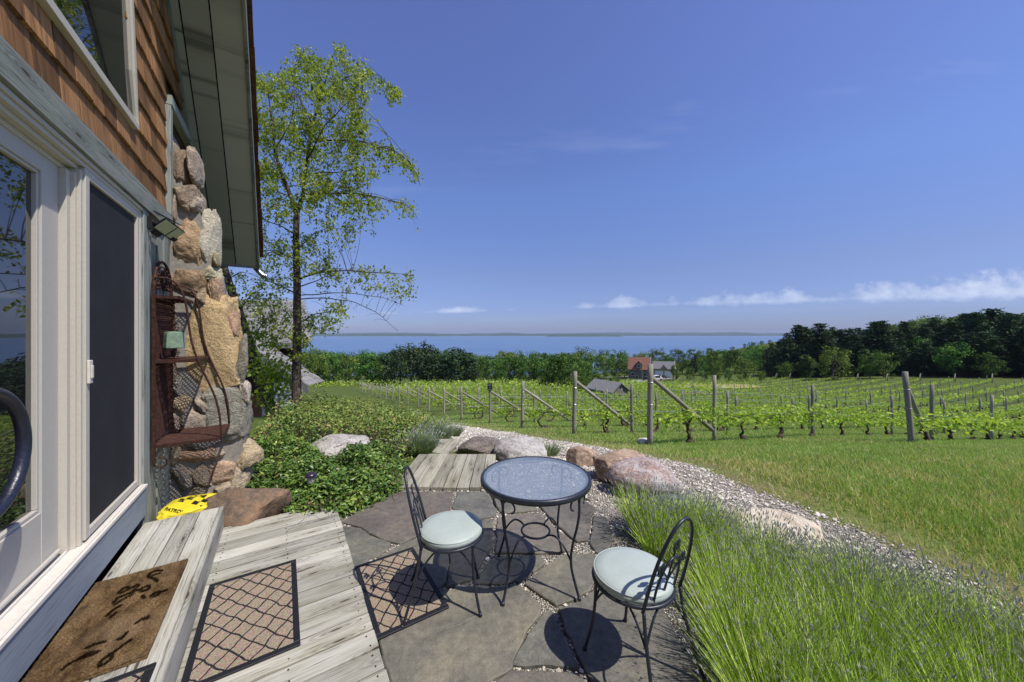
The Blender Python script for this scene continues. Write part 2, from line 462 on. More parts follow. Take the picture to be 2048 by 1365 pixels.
def _tglass():
    t = NT('rippled_table_glass'); v = t.obj()
    w = t.noise(t.map(v, (1., 1., 1.)), 46, 2, .5, 1.4)
    nb = t.bump(w, .5, .010)
    tr = t.n('BsdfTransparent', {'Color': (.90, .93, .95, 1)})
    df = t.bsdf(t.mix(1., (.30, .36, .44), t.ramp(w, [(.32, .88), (.66, 1.1)]), 'MULTIPLY'), .16, .6, nb); df.inputs['IOR'].default_value = 1.55  # blue-grey base stands in for reflected sky, ripple glints toned into it
    return t.done(t.n('MixShader', {0: .52, 1: tr.outputs[0], 2: df.outputs[0]}))
M['tglass'] = _tglass()
def _cush():
    t = NT('pale_aqua_vinyl'); v = t.obj()
    f = t.noise(v, 260, 3, .7); g = t.noise(v, 9, 3)
    c = t.ramp(f, [(.3, (.35, .41, .375)), (.55, (.43, .485, .445)), (.75, (.53, .575, .53))])
    c = t.mix(1., c, t.ramp(g, [(.3, .94), (.7, 1.05)]), 'MULTIPLY')
    return t.done(t.bsdf(c, .45, .35, t.bump(f, .12, .001)))
M['cushion'] = _cush()
def _mat():
    t = NT('tan_lattice_pile'); v = t.obj()
    q = t.n('SeparateXYZ', {0: v}); x, y = q.outputs[0], q.outputs[1]
    wob = t.noise(v, 9, 2); 
    def line(sg):
        a = t.math('ADD', t.math('MULTIPLY', x, 9.6), t.math('MULTIPLY', y, sg*7.6))
        a = t.math('ADD', a, t.math('MULTIPLY', wob, .5))
        a = t.math('ABSOLUTE', t.math('SUBTRACT', t.math('FRACT', a), .5))
        a = t.math('ADD', a, t.math('MULTIPLY', t.noise(v, 120, 2), .045))
        return t.ramp(a, [(.060, 1.), (.085, 0.)])
    ln = t.math('MAXIMUM', line(1), line(-1))
    f = t.noise(v, 160, 3, .7); vo = t.n('TexVoronoi', {'Vector': v, 'Scale': 150.}).outputs['Color']
    tan = t.ramp(f, [(.28, (.20, .145, .095)), (.5, (.40, .31, .22)), (.72, (.56, .46, .35))])
    tan = t.mix(.35, tan, t.mix(1., tan, vo, 'MULTIPLY'))
    c = t.mix(ln, tan, t.ramp(f, [(.3, (.012, .012, .016)), (.7, (.045, .045, .055))]))
    h = t.math('SUBTRACT', t.math('MULTIPLY', f, .8), t.math('MULTIPLY', ln, .8))
    return t.done(t.bsdf(c, .95, .1, t.bump(h, .9, .008)))
M['mat'] = _mat()
def _coir(name, dk):
    t = NT(name); v = t.obj()
    f = t.noise(v, 130, 4, .75); g = t.noise(t.map(v, (1, .5, 1)), 14, 5, .7); l = t.noise(v, 3.2, 3)
    c = t.ramp(f, [(.3, (.08, .047, .02)), (.5, (.27, .17, .08)), (.7, (.50, .35, .18))])
    c = t.mix(t.ramp(g, [(.35, .85), (.62, 0.)]), c, (.055, .03, .014))
    c = t.mix(t.ramp(l, [(.5, 0.), (.7, .35)]), c, (.34, .26, .18))
    if dk: c = t.mix(1., c, (.16, .15, .15), 'MULTIPLY')
    return t.done(t.bsdf(c, 1., .05, t.bump(f, 1., .012)))
M['coir'] = _coir('brown_coir', False); M['coirink'] = _coir('dark_coir_print', True)
M['stain'] = plain('yellow_plastic_film', (.74, .60, .035), .32, .45, nz=.08, ns=9)
M['print'] = plain('black_print', (.018, .017, .012), .4, .4)
def _flag():
    t = NT('bluestone_flag'); v = t.obj(); tint = t.attr('tint', 'Vector')
    a = t.noise(v, 2.2, 6, .62, .8); b = t.noise(v, 22, 5, .7); c3 = t.noise(v, 180, 3, .6); l = t.noise(v, 6, 4, .65, .5)
    c = t.mix(1., tint, t.ramp(a, [(.28, (.62, .62, .62)), (.5, (1., 1., .97)), (.72, (1.36, 1.32, 1.15))]), 'MULTIPLY')
    c = t.mix(1., c, t.ramp(b, [(.25, .66), (.75, 1.34)]), 'MULTIPLY')
    c = t.mix(1., c, t.ramp(c3, [(.25, .68), (.75, 1.32)]), 'MULTIPLY')
    c = t.mix(t.ramp(l, [(.56, 0.), (.74, .6)]), c, (.085, .085, .082))
    c = t.mix(t.ramp(t.noise(v, 34, 4, .75), [(.66, 0.), (.73, .5)]), c, (.30, .29, .26))
    ly = t.ramp(t.noise(v, 3.1, 4, .5, 1.4), [(.46, 0.), (.475, .5), (.53, .55), (.54, 1.)])
    h = t.math('ADD', t.math('MULTIPLY', ly, .35), t.math('ADD', t.math('MULTIPLY', b, .45), t.math('MULTIPLY', c3, .12)))
    return t.done(t.bsdf(c, .72, .32, t.bump(h, .65, .016)))
M['flag'] = _flag()
def _stone():
    t = NT('fieldstone'); v = t.obj(); tint = t.attr('tint', 'Vector')
    a = t.noise(v, 9, 7, .72, 1.2); b = t.noise(v, 48, 5, .75); c3 = t.noise(v, 240, 2)
    c = t.mix(1., tint, t.ramp(a, [(.28, (.5, .46, .42)), (.5, (1., 1., 1.)), (.74, (1.35, 1.3, 1.22))]), 'MULTIPLY')
    c = t.mix(1., c, t.ramp(b, [(.28, .6), (.72, 1.35)]), 'MULTIPLY')
    c = t.mix(t.ramp(c3, [(.33, .7), (.42, 0.)]), c, (.06, .05, .045))
    h = t.math('ADD', a, t.math('MULTIPLY', b, .6))
    return t.done(t.bsdf(c, .88, .2, t.bump(h, 1., .04)))
M['stone'] = _stone()
M['mortar'] = plain('grey_mortar', (.27, .25, .215), .95, .1, nz=.3, ns=25, bs=.7)
M['pebble'] = (lambda t: t.done(t.bsdf(t.mix(1., t.ramp(t.attr(), [(0., (.26, .22, .18)), (.3, (.47, .415, .34)), (.7, (.66, .60, .50)), (1., (.80, .76, .68))]), t.ramp(t.noise(t.obj(), 90, 3), [(.3, .8), (.7, 1.2)]), 'MULTIPLY'), .85, .25)))(NT('pebble'))
def _gravel():
    t = NT('gravel_bed'); v = t.gen()
    vo = t.n('TexVoronoi', {'Vector': v, 'Scale': 75.})
    c = t.ramp(t.n('SeparateColor', {0: vo.outputs['Color']}).outputs[0], [(0., (.21, .18, .14)), (.5, (.46, .41, .335)), (1., (.70, .65, .56))])
    c = t.mix(t.ramp(vo.outputs['Distance'], [(.35, 0.), (.8, .8)]), c, (.09, .08, .065))
    c = t.mix(1., c, t.ramp(t.noise(v, 2.2, 4), [(.3, .75), (.7, 1.15)]), 'MULTIPLY')
    return t.done(t.bsdf(c, .9, .2, t.bump(t.math('SUBTRACT', 1., vo.outputs['Distance']), 1., .02)))
M['gravel'] = _gravel()
def _ground():
    t = NT('meadow_ground'); v = t.gen()
    a = t.noise(v, .9, 6, .65); b = t.noise(v, .07, 5, .6); c3 = t.noise(v, 9, 4, .7); d = t.noise(t.map(v, (1, 1, .2)), .35, 4, .6)
    c = t.ramp(c3, [(.25, (.045, .068, .015)), (.5, (.082, .116, .024)), (.75, (.125, .158, .042))])
    c = t.mix(t.ramp(b, [(.35, 0.), (.65, .6)]), c, (.092, .128, .025))
    c = t.mix(t.ramp(a, [(.52, 0.), (.70, .55)]), c, (.21, .19, .07))
    c = t.mix(1., c, t.ramp(t.noise(v, 55, 4, .75), [(.28, .5), (.72, 1.5)]), 'MULTIPLY')
    c = t.mix(t.ramp(d, [(.50, 0.), (.68, .5)]), c, (.06, .092, .02))
    return t.done(t.bsdf(c, .95, .1, t.bump(c3, .6, .05)))
M['ground'] = _ground()
M['straw'] = plain('mown_straw', (.36, .29, .13), .95, .1, nz=.25, ns=.9)
M['blade'] = leafm('lawn_blade', [(0., (.26, .22, .085)), (.10, (.21, .20, .055)), (.25, (.10, .16, .022)), (.6, (.125, .195, .028)), (1., (.18, .245, .045))], .3, .5, .2)
M['lav'] = leafm('lavender_stem', [(0., (.05, .075, .016)), (.4, (.145, .205, .030)), (.8, (.23, .32, .05)), (.93, (.30, .35, .11)), (1., (.36, .33, .20))], .10, .5, .3)
M['lavbud'] = leafm('lavender_bud', [(0., (.105, .105, .135)), (.5, (.17, .175, .195)), (1., (.24, .25, .20))], .15, .7, .1)
M['sage'] = leafm('grey_green_stem', [(0., (.06, .09, .04)), (.5, (.12, .165, .075)), (1., (.20, .24, .12))], .25, .6, .2)
M['dry'] = leafm('dry_stem', [(0., (.045, .035, .022)), (.5, (.125, .10, .068)), (1., (.24, .205, .145))], .1, .8, .1)
M['birchleaf'] = leafm('birch_leaf', [(0., (.065, .10, .012)), (.35, (.125, .165, .018)), (.75, (.21, .235, .026)), (1., (.31, .305, .06))], .45, .42, .35)
M['ivy'] = leafm('climber_leaf', [(0., (.07, .12, .014)), (.5, (.17, .24, .025)), (1., (.33, .37, .05))], .4, .4, .35)
M['cover'] = leafm('glossy_cover_leaf', [(0., (.022, .05, .010)), (.45, (.055, .105, .017)), (.80, (.13, .19, .03)), (.93, (.20, .23, .05)), (1., (.13, .075, .035))], .10, .38, .4)
M['thicket'] = leafm('thicket_leaf', [(0., (.05, .08, .014)), (.4, (.10, .145, .023)), (.8, (.17, .215, .035)), (.88, (.23, .23, .06)), (.93, (.24, .15, .06)), (1., (.16, .06, .035))], .14, .45, .3)
M['vine'] = leafm('grape_leaf', [(0., (.10, .165, .015)), (.5, (.195, .275, .024)), (1., (.32, .37, .05))], .4, .45, .3)
M['decid'] = leafm('deciduous_leaf', [(0., (.018, .036, .007)), (.4, (.040, .075, .011)), (.8, (.068, .110, .016)), (1., (.105, .145, .024))], .2, .6, .15, .06)
M['pine'] = leafm('pine_needles', [(0., (.009, .019, .009)), (.5, (.020, .038, .014)), (.9, (.038, .06, .02)), (1., (.06, .08, .03))], .08, .65, .15, .05)
M['twig'] = plain('brown_twig', (.115, .08, .055), .85, .15, nz=.4, ns=20)
M['greytwig'] = plain('grey_twig', (.21, .18, .145), .85, .15, nz=.3, ns=20)
M['trunk'] = plain('far_trunk', (.10, .085, .07), .9, .1, nz=.4, ns=3)
def _bark():
    t = NT('peeling_bark'); uv = t.uv(); v = t.obj()
    a = t.noise(t.map(v, (9, 9, 5)), 1.6, 6, .7, .8); b = t.noise(t.map(v, (30, 30, 14)), 1.5, 4, .7)
    c = t.ramp(a, [(.3, (.028, .022, .018)), (.48, (.10, .075, .058)), (.62, (.22, .17, .135)), (.76, (.36, .30, .25))])
    c = t.mix(t.ramp(b, [(.35, .7), (.55, 0.)]), c, (.03, .022, .018))
    return t.done(t.bsdf(c, .9, .15, t.bump(t.math('ADD', a, t.math('MULTIPLY', b, .6)), .9, .03)))
M['bark'] = _bark()
M['vinebark'] = plain('vine_bark', (.075, .055, .042), .9, .1, nz=.5, ns=18, bs=.7)
def _water():
    t = NT('lake_water'); v = t.gen()
    a = t.noise(t.map(v, (.0011, .006, 1)), 1., 5, .6); w = t.noise(t.map(v, (.05, .16, 1)), 1., 4, .6)
    c = t.ramp(a, [(.35, (.085, .155, .27)), (.65, (.125, .205, .34))])
    return t.done(t.bsdf(c, .42, .3, t.bump(w, .5, 2.)))
M['water'] = _water()
M['shore'] = plain('far_woodland', (.045, .075, .035), .95, .05, nz=.45, ns=.006)
M['house'] = plain('tan_siding', (.40, .34, .22), .8, .2, nz=.1, ns=1)
M['stonewall'] = plain('grey_brown_siding', (.17, .155, .13), .85, .2, nz=.2, ns=2)
M['redroof'] = plain('red_brown_roof', (.22, .105, .07), .85, .2, nz=.2, ns=1.5)
M['greyroof2'] = plain('grey_far_roof', (.17, .165, .165), .85, .2, nz=.15, ns=2)
M['darkwood'] = plain('dark_stained_wood', (.045, .022, .015), .8, .2, nz=.35, ns=5)
M['carglass'] = plain('car_glass', (.02, .025, .03), .1, .6)
M['carblack'] = plain('dark_car_paint', (.02, .022, .03), .25, .6)
M['carwhite'] = plain('white_car_paint', (.72, .73, .74), .3, .5)
M['tyre'] = plain('tyre_rubber', (.015, .015, .015), .8, .2)
M['sign'] = plain('black_sign', (.01, .011, .02), .4, .4)
M['signink'] = plain('pale_sign_print', (.35, .35, .42), .5, .3)
# ------------------------------------------------------------------ sun, sky, camera
SUN = Vector((.54, -.32, 1.0)).normalized()
EL = math.asin(SUN.z); AZ = math.atan2(SUN.x, SUN.y)
w = bpy.data.worlds.new('World'); sc.world = w; w.use_nodes = True
nt = w.node_tree; nt.nodes.clear()
def wn(typ, ins=None, **at):
    k = nt.nodes.new('ShaderNode'+typ)
    for a, v in at.items(): setattr(k, a, v)
    for key, v in (ins or {}).items():
        so = k.inputs[key]
        if isinstance(v, bpy.types.NodeSocket): nt.links.new(v, so)
        else: so.default_value = v
    return k
def wm(op, a, b=0., c=0., clamp=False): return wn('Math', {0: a, 1: b, 2: c}, operation=op, use_clamp=clamp).outputs[0]
sky = wn('TexSky', sky_type='NISHITA', sun_disc=False)
sky.sun_elevation = EL; sky.sun_rotation = AZ
sky.altitude = 200.; sky.air_density = SKY_AIR; sky.dust_density = SKY_DUST; sky.ozone_density = SKY_OZ
# low fair-weather clouds above the lake, laid out on the sky itself by bearing and elevation
_r = wn('ValToRGB', {0: wn('SeparateXYZ', {0: wn('TexCoord').outputs['Generated']}).outputs[2]})
_e = _r.color_ramp.elements
for _k in range(len(SKY_RAMP)-2): _e.new(.5)
for _q, (_p, _c) in zip(_e, SKY_RAMP): _q.position = _p; _q.color = (*_c, 1)
col = wn('MixRGB', {0: 1., 1: sky.outputs[0], 2: _r.outputs[0]}, blend_type='MULTIPLY').outputs[0]
D = wn('SeparateXYZ', {0: wn('TexCoord').outputs['Generated']})
X, Y, Z = D.outputs
front = wm('GREATER_THAN', Y, .15)
az = wm('DIVIDE', X, wm('MAXIMUM', Y, .15)); el = wm('DIVIDE', Z, wm('MAXIMUM', Y, .15))
def band(ec0, ec1, half, sx, sz, thr, soft, off, tk=0., hk=0.):
    """a broken row of small cumulus whose base runs from elevation ec0 (ahead) to ec1 (far to the right)"""
    base = wm('MULTIPLY_ADD', az, (ec1-ec0)/1.4, ec0)
    h = wm('DIVIDE', wm('SUBTRACT', el, base), wm('MULTIPLY_ADD', az, hk, half))                 # 0 at the base, 1 at the top
    cv = wn('CombineXYZ', {0: wm('MULTIPLY', az, sx), 1: wm('MULTIPLY', el, sz), 2: off})
    nz = wn('TexNoise', {'Vector': cv.outputs[0], 'Scale': 1., 'Detail': 6., 'Roughness': .62}).outputs['Fac']
    big = wn('TexNoise', {'Vector': wn('CombineXYZ', {0: wm('MULTIPLY', az, sx*.28), 1: off*3., 2: off}).outputs[0], 'Scale': 1., 'Detail': 1.}).outputs['Fac']
    up = wm('MULTIPLY', wm('SUBTRACT', 1., h, clamp=True), wm('MULTIPLY', wm('ADD', h, .25, clamp=True), 3., clamp=True), clamp=True)
    m = wm('ADD', wm('MULTIPLY', nz, .75), wm('ADD', wm('MULTIPLY', big, .55), wm('MULTIPLY', up, .42)))
    m = wm('MULTIPLY', wm('DIVIDE', wm('SUBTRACT', m, wm('MULTIPLY_ADD', az, tk, thr)), soft, clamp=True), wm('MULTIPLY', up, 5., clamp=True))
    return wm('MULTIPLY', m, front), h
m1, h1 = band(.066, .108, .034, 17., 24., .945, .34, 3.1, -.12, .036)
m2, h2 = band(.035, .085, .055, 5., 26., .90, .5, 7.7, -.08, .02)
m3, h3 = band(.45, .75, .35, 3.2, 16., 1.06, .6, 1.3)
shade = wn('MixRGB', {0: wm('MULTIPLY_ADD', h1, .9, .25, clamp=True), 1: (*CLOUD_LO, 1), 2: (*CLOUD_HI, 1)}).outputs[0]
col = wn('MixRGB', {0: wm('MULTIPLY', m2, .16), 1: col, 2: (*CLOUD_LO, 1)}).outputs[0]
col = wn('MixRGB', {0: wm('MULTIPLY', m3, .16), 1: col, 2: (*CLOUD_HI, 1)}).outputs[0]
col = wn('MixRGB', {0: wm('MULTIPLY', m1, .74), 1: col, 2: shade}).outputs[0]
bg = wn('Background', {0: col, 1: SKY_STR}); wo = wn('OutputWorld', {0: bg.outputs[0]})
sl = bpy.data.lights.new('sun', 'SUN'); sl.energy = SUN_STR; sl.angle = math.radians(.5); sl.color = (1., .955, .88)
so_ = bpy.data.objects.new('sun', sl); COL.objects.link(so_)
so_.rotation_euler = (-SUN).to_track_quat('-Z', 'Y').to_euler(); so_.location = tuple(SUN*30)
cam = bpy.data.cameras.new('camera'); cam.sensor_width = 36.; cam.lens = F/2048*36
cam.shift_y = -14.5/2048; cam.clip_start = .05; cam.clip_end = 60000
co = bpy.data.objects.new('camera', cam); COL.objects.link(co); co.location = (0, 0, HC); co.rotation_euler = (PI/2, 0, 0)
sc.camera = co
sc.view_settings.view_transform = 'Standard'; sc.view_settings.look = 'None'; sc.view_settings.gamma = 1.
sc.view_settings.exposure = EXPO
sc.render.film_transparent = False
sc.cycles.max_bounces = 8; sc.cycles.diffuse_bounces = 3; sc.cycles.glossy_bounces = 3; sc.cycles.transparent_max_bounces = 8
sc.cycles.transmission_bounces = 4; sc.cycles.volume_bounces = 0; sc.cycles.caustics_reflective = False; sc.cycles.caustics_refractive = False
sc.cycles.use_denoising = True; sc.cycles.use_adaptive_sampling = True; sc.cycles.adaptive_threshold = .015
# ------------------------------------------------------------------ the cottage (coordinates t outward, s along the wall, z up)
HO = (-1.0, 3.0, 0.)
cot = thing('cottage', 'cedar shingled cottage with fieldstone chimney and sliding glass door beside the patio', 'house', HO, 'H')
def hb(mb, name, m, parent=cot, **k): return mb.build(name, M[m], parent, HO, 'H', **k)
def zs(s): return 5.05-.95*(s-4.81)
WALLF = -1.0
# backing wall and house body
b = MB()
b.prof([(-1.14, -5.2, -.05), (-1.14, 7.05, -.05), (-1.14, 7.05, 2.9), (-1.14, 1., 8.6), (-1.14, -5.2, 2.9)], (-5.2, 0, 0))
b.bx(-1.14, -1.0, .3, 7.0, 2.74, 3.3); b.bx(-1.14, -1.0, 3.86, 7.0, 3.3, 4.2); b.bx(-1.14, -1.0, 3.95, 7., .0, 2.74)
b.prof([(-1.14, 3.87, 4.2), (-1.14, 5.65, 4.2), (-1.14, 3.87, zs(3.87)-.02)], (.14, 0, 0))
b.prof([(-1.14, .3, 5.72), (-1.14, 3.87, 5.72), (-1.14, 1., zs(1.)-.02), (-1.14, .3, zs(1.)-.5)], (.14, 0, 0))
b.bx(-1.14, -1.0, -5.2, .3, -.05, 5.)
hb(b, 'wall', 'darkwood')
# individual shingles on the siding, cut round the gable window
win = [(.3, 3.30), (3.84, 3.30), (3.80, 3.7), (3.73, 4.2), (3.60, 4.75), (3.36, 5.25), (2.95, 5.70), (.3, 5.70)]
mb = MB(); R0 = rotm('Y', -.088)
row = 0; z = 2.905
while z < 7.9:
    s = .3+random.random()*.1
    if z < 2.95: s = .3
    while s < 5.62:
        wd = random.uniform(.13, .27); c = s+wd/2; zc = z+.125
        ok = z+.12 < zs(c)-.06 and not inpoly(np.array([c]), np.array([zc]), win)[0] and (c < 4.74 or z > 4.08)
        if ok:
            dz = random.uniform(-.006, .006)
            mb.box((-.980+random.uniform(-.002, .003), c, zc+dz), (.019, wd-.006, .275), R=R0, rnd=random.random())
        s += wd
    z += .228; row += 1
hb(mb, 'shingle_siding', 'cedar')
# trim boards
b = MB(); b.bx(-1.0, -.930, .3, 4.79, 2.742, 2.905); hb(b, 'header_board', 'green', bevel=.004)
b = MB(); b.bx(-.999, -.934, 4.725, 4.80, 2.907, 3.985); hb(b, 'corner_board', 'green', bevel=.004)
b = MB(); b.bx(-.999, -.925, 4.725, 5.72, 3.988, 4.085); hb(b, 'trim_board', 'green', bevel=.004)
b = MB(); b.prof([(-.999, 1.0, zs(1.)-.004), (-.999, 5.75, zs(5.75)-.004), (-.999, 5.75, zs(5.75)-.12), (-.999, 1.0, zs(1.)-.12)], (.045, 0, 0)); hb(b, 'frieze_board', 'green')
b = MB()
for s0, s1, t in ((4.115, 4.27, -.968), (4.275, 4.43, -.975), (4.435, 4.60, -.966), (4.605, 4.795, -.955)): b.bx(-1.0, t, s0, s1, -.02, 2.738)
hb(b, 'vertical_board', 'green', bevel=.003)
b = MB(); b.bx(-1.0, -.944, 3.975, 4.11, .02, 2.738); hb(b, 'door_casing', 'green', bevel=.004)
b = MB(); b.bx(-.966, -.930, .3, 3.972, .275, .498); hb(b, 'skirt_board', 'blue', bevel=.004)
b = MB(); b.bx(-1.14, -.985, .3, 3.972, -.02, .497)
for k in range(16): b.bx(-.985, -.968, .4+k*.23, .43+k*.23, 0, .27)
hb(b, 'foundation_recess', 'dark')  # solid box, its black colour stands for the shade in the gap
b = MB(); b.bx(-1.14, -.921, .3, 3.972, .500, .522); b.bx(-1.010, -1.000, .3, 3.93, .522, .536); b.bx(-1.045, -1.037, .3, 3.93, .522, .534); b.bx(-.946, -.934, .3, 3.93, .522, .530)
hb(b, 'door_sill', 'vinyl2', bevel=.002)
b = MB(); b.bx(-1.14, -.960, .3, 3.97, 2.69, 2.740); b.bx(-1.14, -.985, .3, 3.97, 2.665, 2.69); b.bx(-1.14, -1.02, .3, 3.97, 2.640, 2.665)
b.bx(-.96, -.948, .3, 3.97, 2.715, 2.74)
hb(b, 'door_head', 'vinyl', bevel=.002)
b = MB()
b.bx(-1.13, -1.000, 2.948, 2.985, .523, 2.64); b.bx(-1.13, -.982, 2.9855, 3.004, .523, 2.64); b.bx(-1.13, -.968, 3.0045, 3.030, .523, 2.665)
b.bx(-1.13, -.955, 3.935, 3.972, .523, 2.69)
hb(b, 'door_jamb', 'vinyl', bevel=.003)
# screen door
fr = MB(); T0, T1 = -.990, -.958
fr.bx(T0, T1, 3.034, 3.084, .538, 2.688); fr.bx(T0, T1, 3.884, 3.932, .538, 2.688); fr.bx(T0, T1-.001, 3.084, 3.884, .538, .585); fr.bx(T0, T1-.001, 3.084, 3.884, 2.635, 2.688)
scd = hb(fr, 'screen_door', 'vinyl', bevel=.003)
b = MB(); b.bx(-.982, -.974, 3.086, 3.882, .587, 2.633); hb(b, 'insect_screen', 'screen', scd)
b = MB(); b.bx(-.957, -.945, 3.040, 3.086, 1.44, 1.575); b.bx(-.945, -.938, 3.05, 3.076, 1.47, 1.545); hb(b, 'latch', 'vinyl2', scd, bevel=.003)
# sliding glass door
b = MB()
b.bx(-1.125, -1.030, 2.790, 2.946, .545, 2.642); b.bx(-1.125, -1.0305, .3, 2.788, .545, .825); b.bx(-1.125, -1.0305, .3, 2.788, 2.555, 2.642); b.bx(-1.125, -1.0300, .18, .298, .545, 2.642)
b.bx(-1.06, -1.038, 2.770, 2.789, .846, 2.537); b.bx(-1.06, -1.038, .3, 2.788, .826, .845); b.bx(-1.06, -1.038, .3, 2.788, 2.538, 2.554)
b.bx(-1.03, -1.012, .3, 2.93, .548, .566)
sld = hb(b, 'sliding_door', 'greyvinyl', bevel=.003)
b = MB(); b.bx(-1.078, -1.056, .3, 2.789, .826, 2.554); hb(b, 'glass_pane', 'glass', sld)
b = MB(); A = np.linspace(-1.75, 1.75, 40); r_ = .0215-.008*np.clip(np.abs(A)-.8, 0, 1)
pp = np.stack([np.full(40, -.915), 2.095+.255*np.cos(A), 1.278+.245*np.sin(A)], 1)
b.tube(pp, r_, 14)
for sg in (-1, 1): b.tube([(-.915, 2.06, 1.278+sg*.236), (-1.03, 2.06, 1.278+sg*.236)], .014, 10)
hb(b, 'pull_handle', 'pull', sld, smooth=True)
# gable window: frame follows the curved edge, pane behind
def ins(poly, k):
    q = np.array(poly, float); t = np.roll(q, -1, 0)-np.roll(q, 1, 0); t /= np.linalg.norm(t, axis=1)[:, None]
    return q+np.stack([-t[:, 1], t[:, 0]], 1)*k
def ring(mb, outer, inner, t0, t1):
    n = len(outer)
    for i in range(n):
        j = (i+1) % n
        mb.prof([(t0, *outer[i]), (t0, *outer[j]), (t0, *inner[j]), (t0, *inner[i])], (t1-t0, 0, 0), rnd=random.random())
wo_ = np.array(win); b = MB(); ring(b, wo_, ins(wo_, .04), -1.10, -.938); ring(b, ins(wo_, .041), ins(wo_, .072), -1.10, -.950)
gw = hb(b, 'gable_window', 'vinyl')
b = MB(); b.prof([(-.99, *q) for q in ins(wo_, .071)], (.025, 0, 0)); hb(b, 'window_pane', 'glass', gw)
# roof
SL = math.sqrt(1+.95**2); E0, E1 = 7.14, 1.0
def slope_board(mb, t0, t1, off0, off1, s0=E1, s1=E0, rnd=None):
    mb.prof([(t0, s0, zs(s0)+off0), (t0, s1, zs(s1)+off0), (t0, s1, zs(s1)+off1), (t0, s0, zs(s0)+off1)], (t1-t0, 0, 0), rnd=random.random() if rnd is None else rnd)
b = MB(); slope_board(b, -6.8, -.372, .20, .24); b.prof([(-6.8, E1, zs(E1)+.20), (-6.8, -5.5, 2.5), (-6.8, -5.5, 2.55), (-6.8, E1, zs(E1)+.24)], (6.43, 0, 0))
roof = hb(b, 'roof', 'roofshingle')
b = MB()
for t0, t1 in ((-.640, -.372), (-.880, -.654), (-1.14, -.894)):
    cuts = [E1, 2.6+random.random(), 4.4+random.random()*.8, E0]
    for a_, c_ in zip(cuts[:-1], cuts[1:]): slope_board(b, t0, t1, 0, .03, a_+.001, c_-.002)
hb(b, 'soffit', 'soffit', roof)
b = MB(); slope_board(b, -1.14, -.372, .034, .05); hb(b, 'soffit_backing', 'dark', roof)
b = MB(); slope_board(b, -.370, -.338, -.025, .19); b.bx(-1.2, -.338, E0+.001, E0+.03, zs(E0)-.03, zs(E0)+.19); hb(b, 'fascia', 'green', roof, bevel=.003)
b = MB(); s = E0+.06; u_ = np.array([0, -1, .95])/SL
an = math.atan(.95)
while s > E1:
    zc = zs(s)+.235; t1 = -.292+random.uniform(-.012, .012)
    R = rotm('X', -an+.06)
    b.box((t1-.35, s-.14, zc+.95*.14), (.70, .40, .022), R=R, rnd=random.random())
    s -= .125
hb(b, 'roof_shingles', 'roofshingle', roof)
# gutter and spout along the eave
b = MB(); A = np.linspace(PI, 2*PI, 9); prof_ = np.stack([.06*np.cos(A), .055*np.sin(A)], 1)
V = []; 
for t in (-6.6, -.335): V += [(t, E0+.10+x, zs(E0)+.135+y) for x, y in prof_] + [(t, E0+.10+x*.9, zs(E0)+.135+y*.9) for x, y in prof_[::-1]]
n = 18; b.add(V, [np.array([[k, (k+1) % n, n+(k+1) % n, n+k] for k in range(n)]), np.arange(n, 2*n)[None]])
b.prof([(-.335, E0+.10+x, zs(E0)+.135+y) for x, y in prof_], (.006, 0, 0))
gut = hb(b, 'gutter', 'steel')
b = MB(); k = np.linspace(0, 1, 26); zz = zs(E0)+.09
pth = np.stack([-.40+np.where(k < .3, 0, .17*np.clip((k-.3)/.7, 0, 1)**1.1), np.full(26, E0+.10)-.05*k, zz-.30*k+.07*np.clip((k-.6)/.4, 0, 1)**2], 1)
b.tube(pth, .042+.003*np.sin(np.arange(26)*2.2), 14); b.lathe([(.05, -.05), (.062, .0), (.062, .012), (.04, .012)], 16, (-.40, E0+.10, zz))
hb(b, 'spout', 'steel', gut, smooth=True)

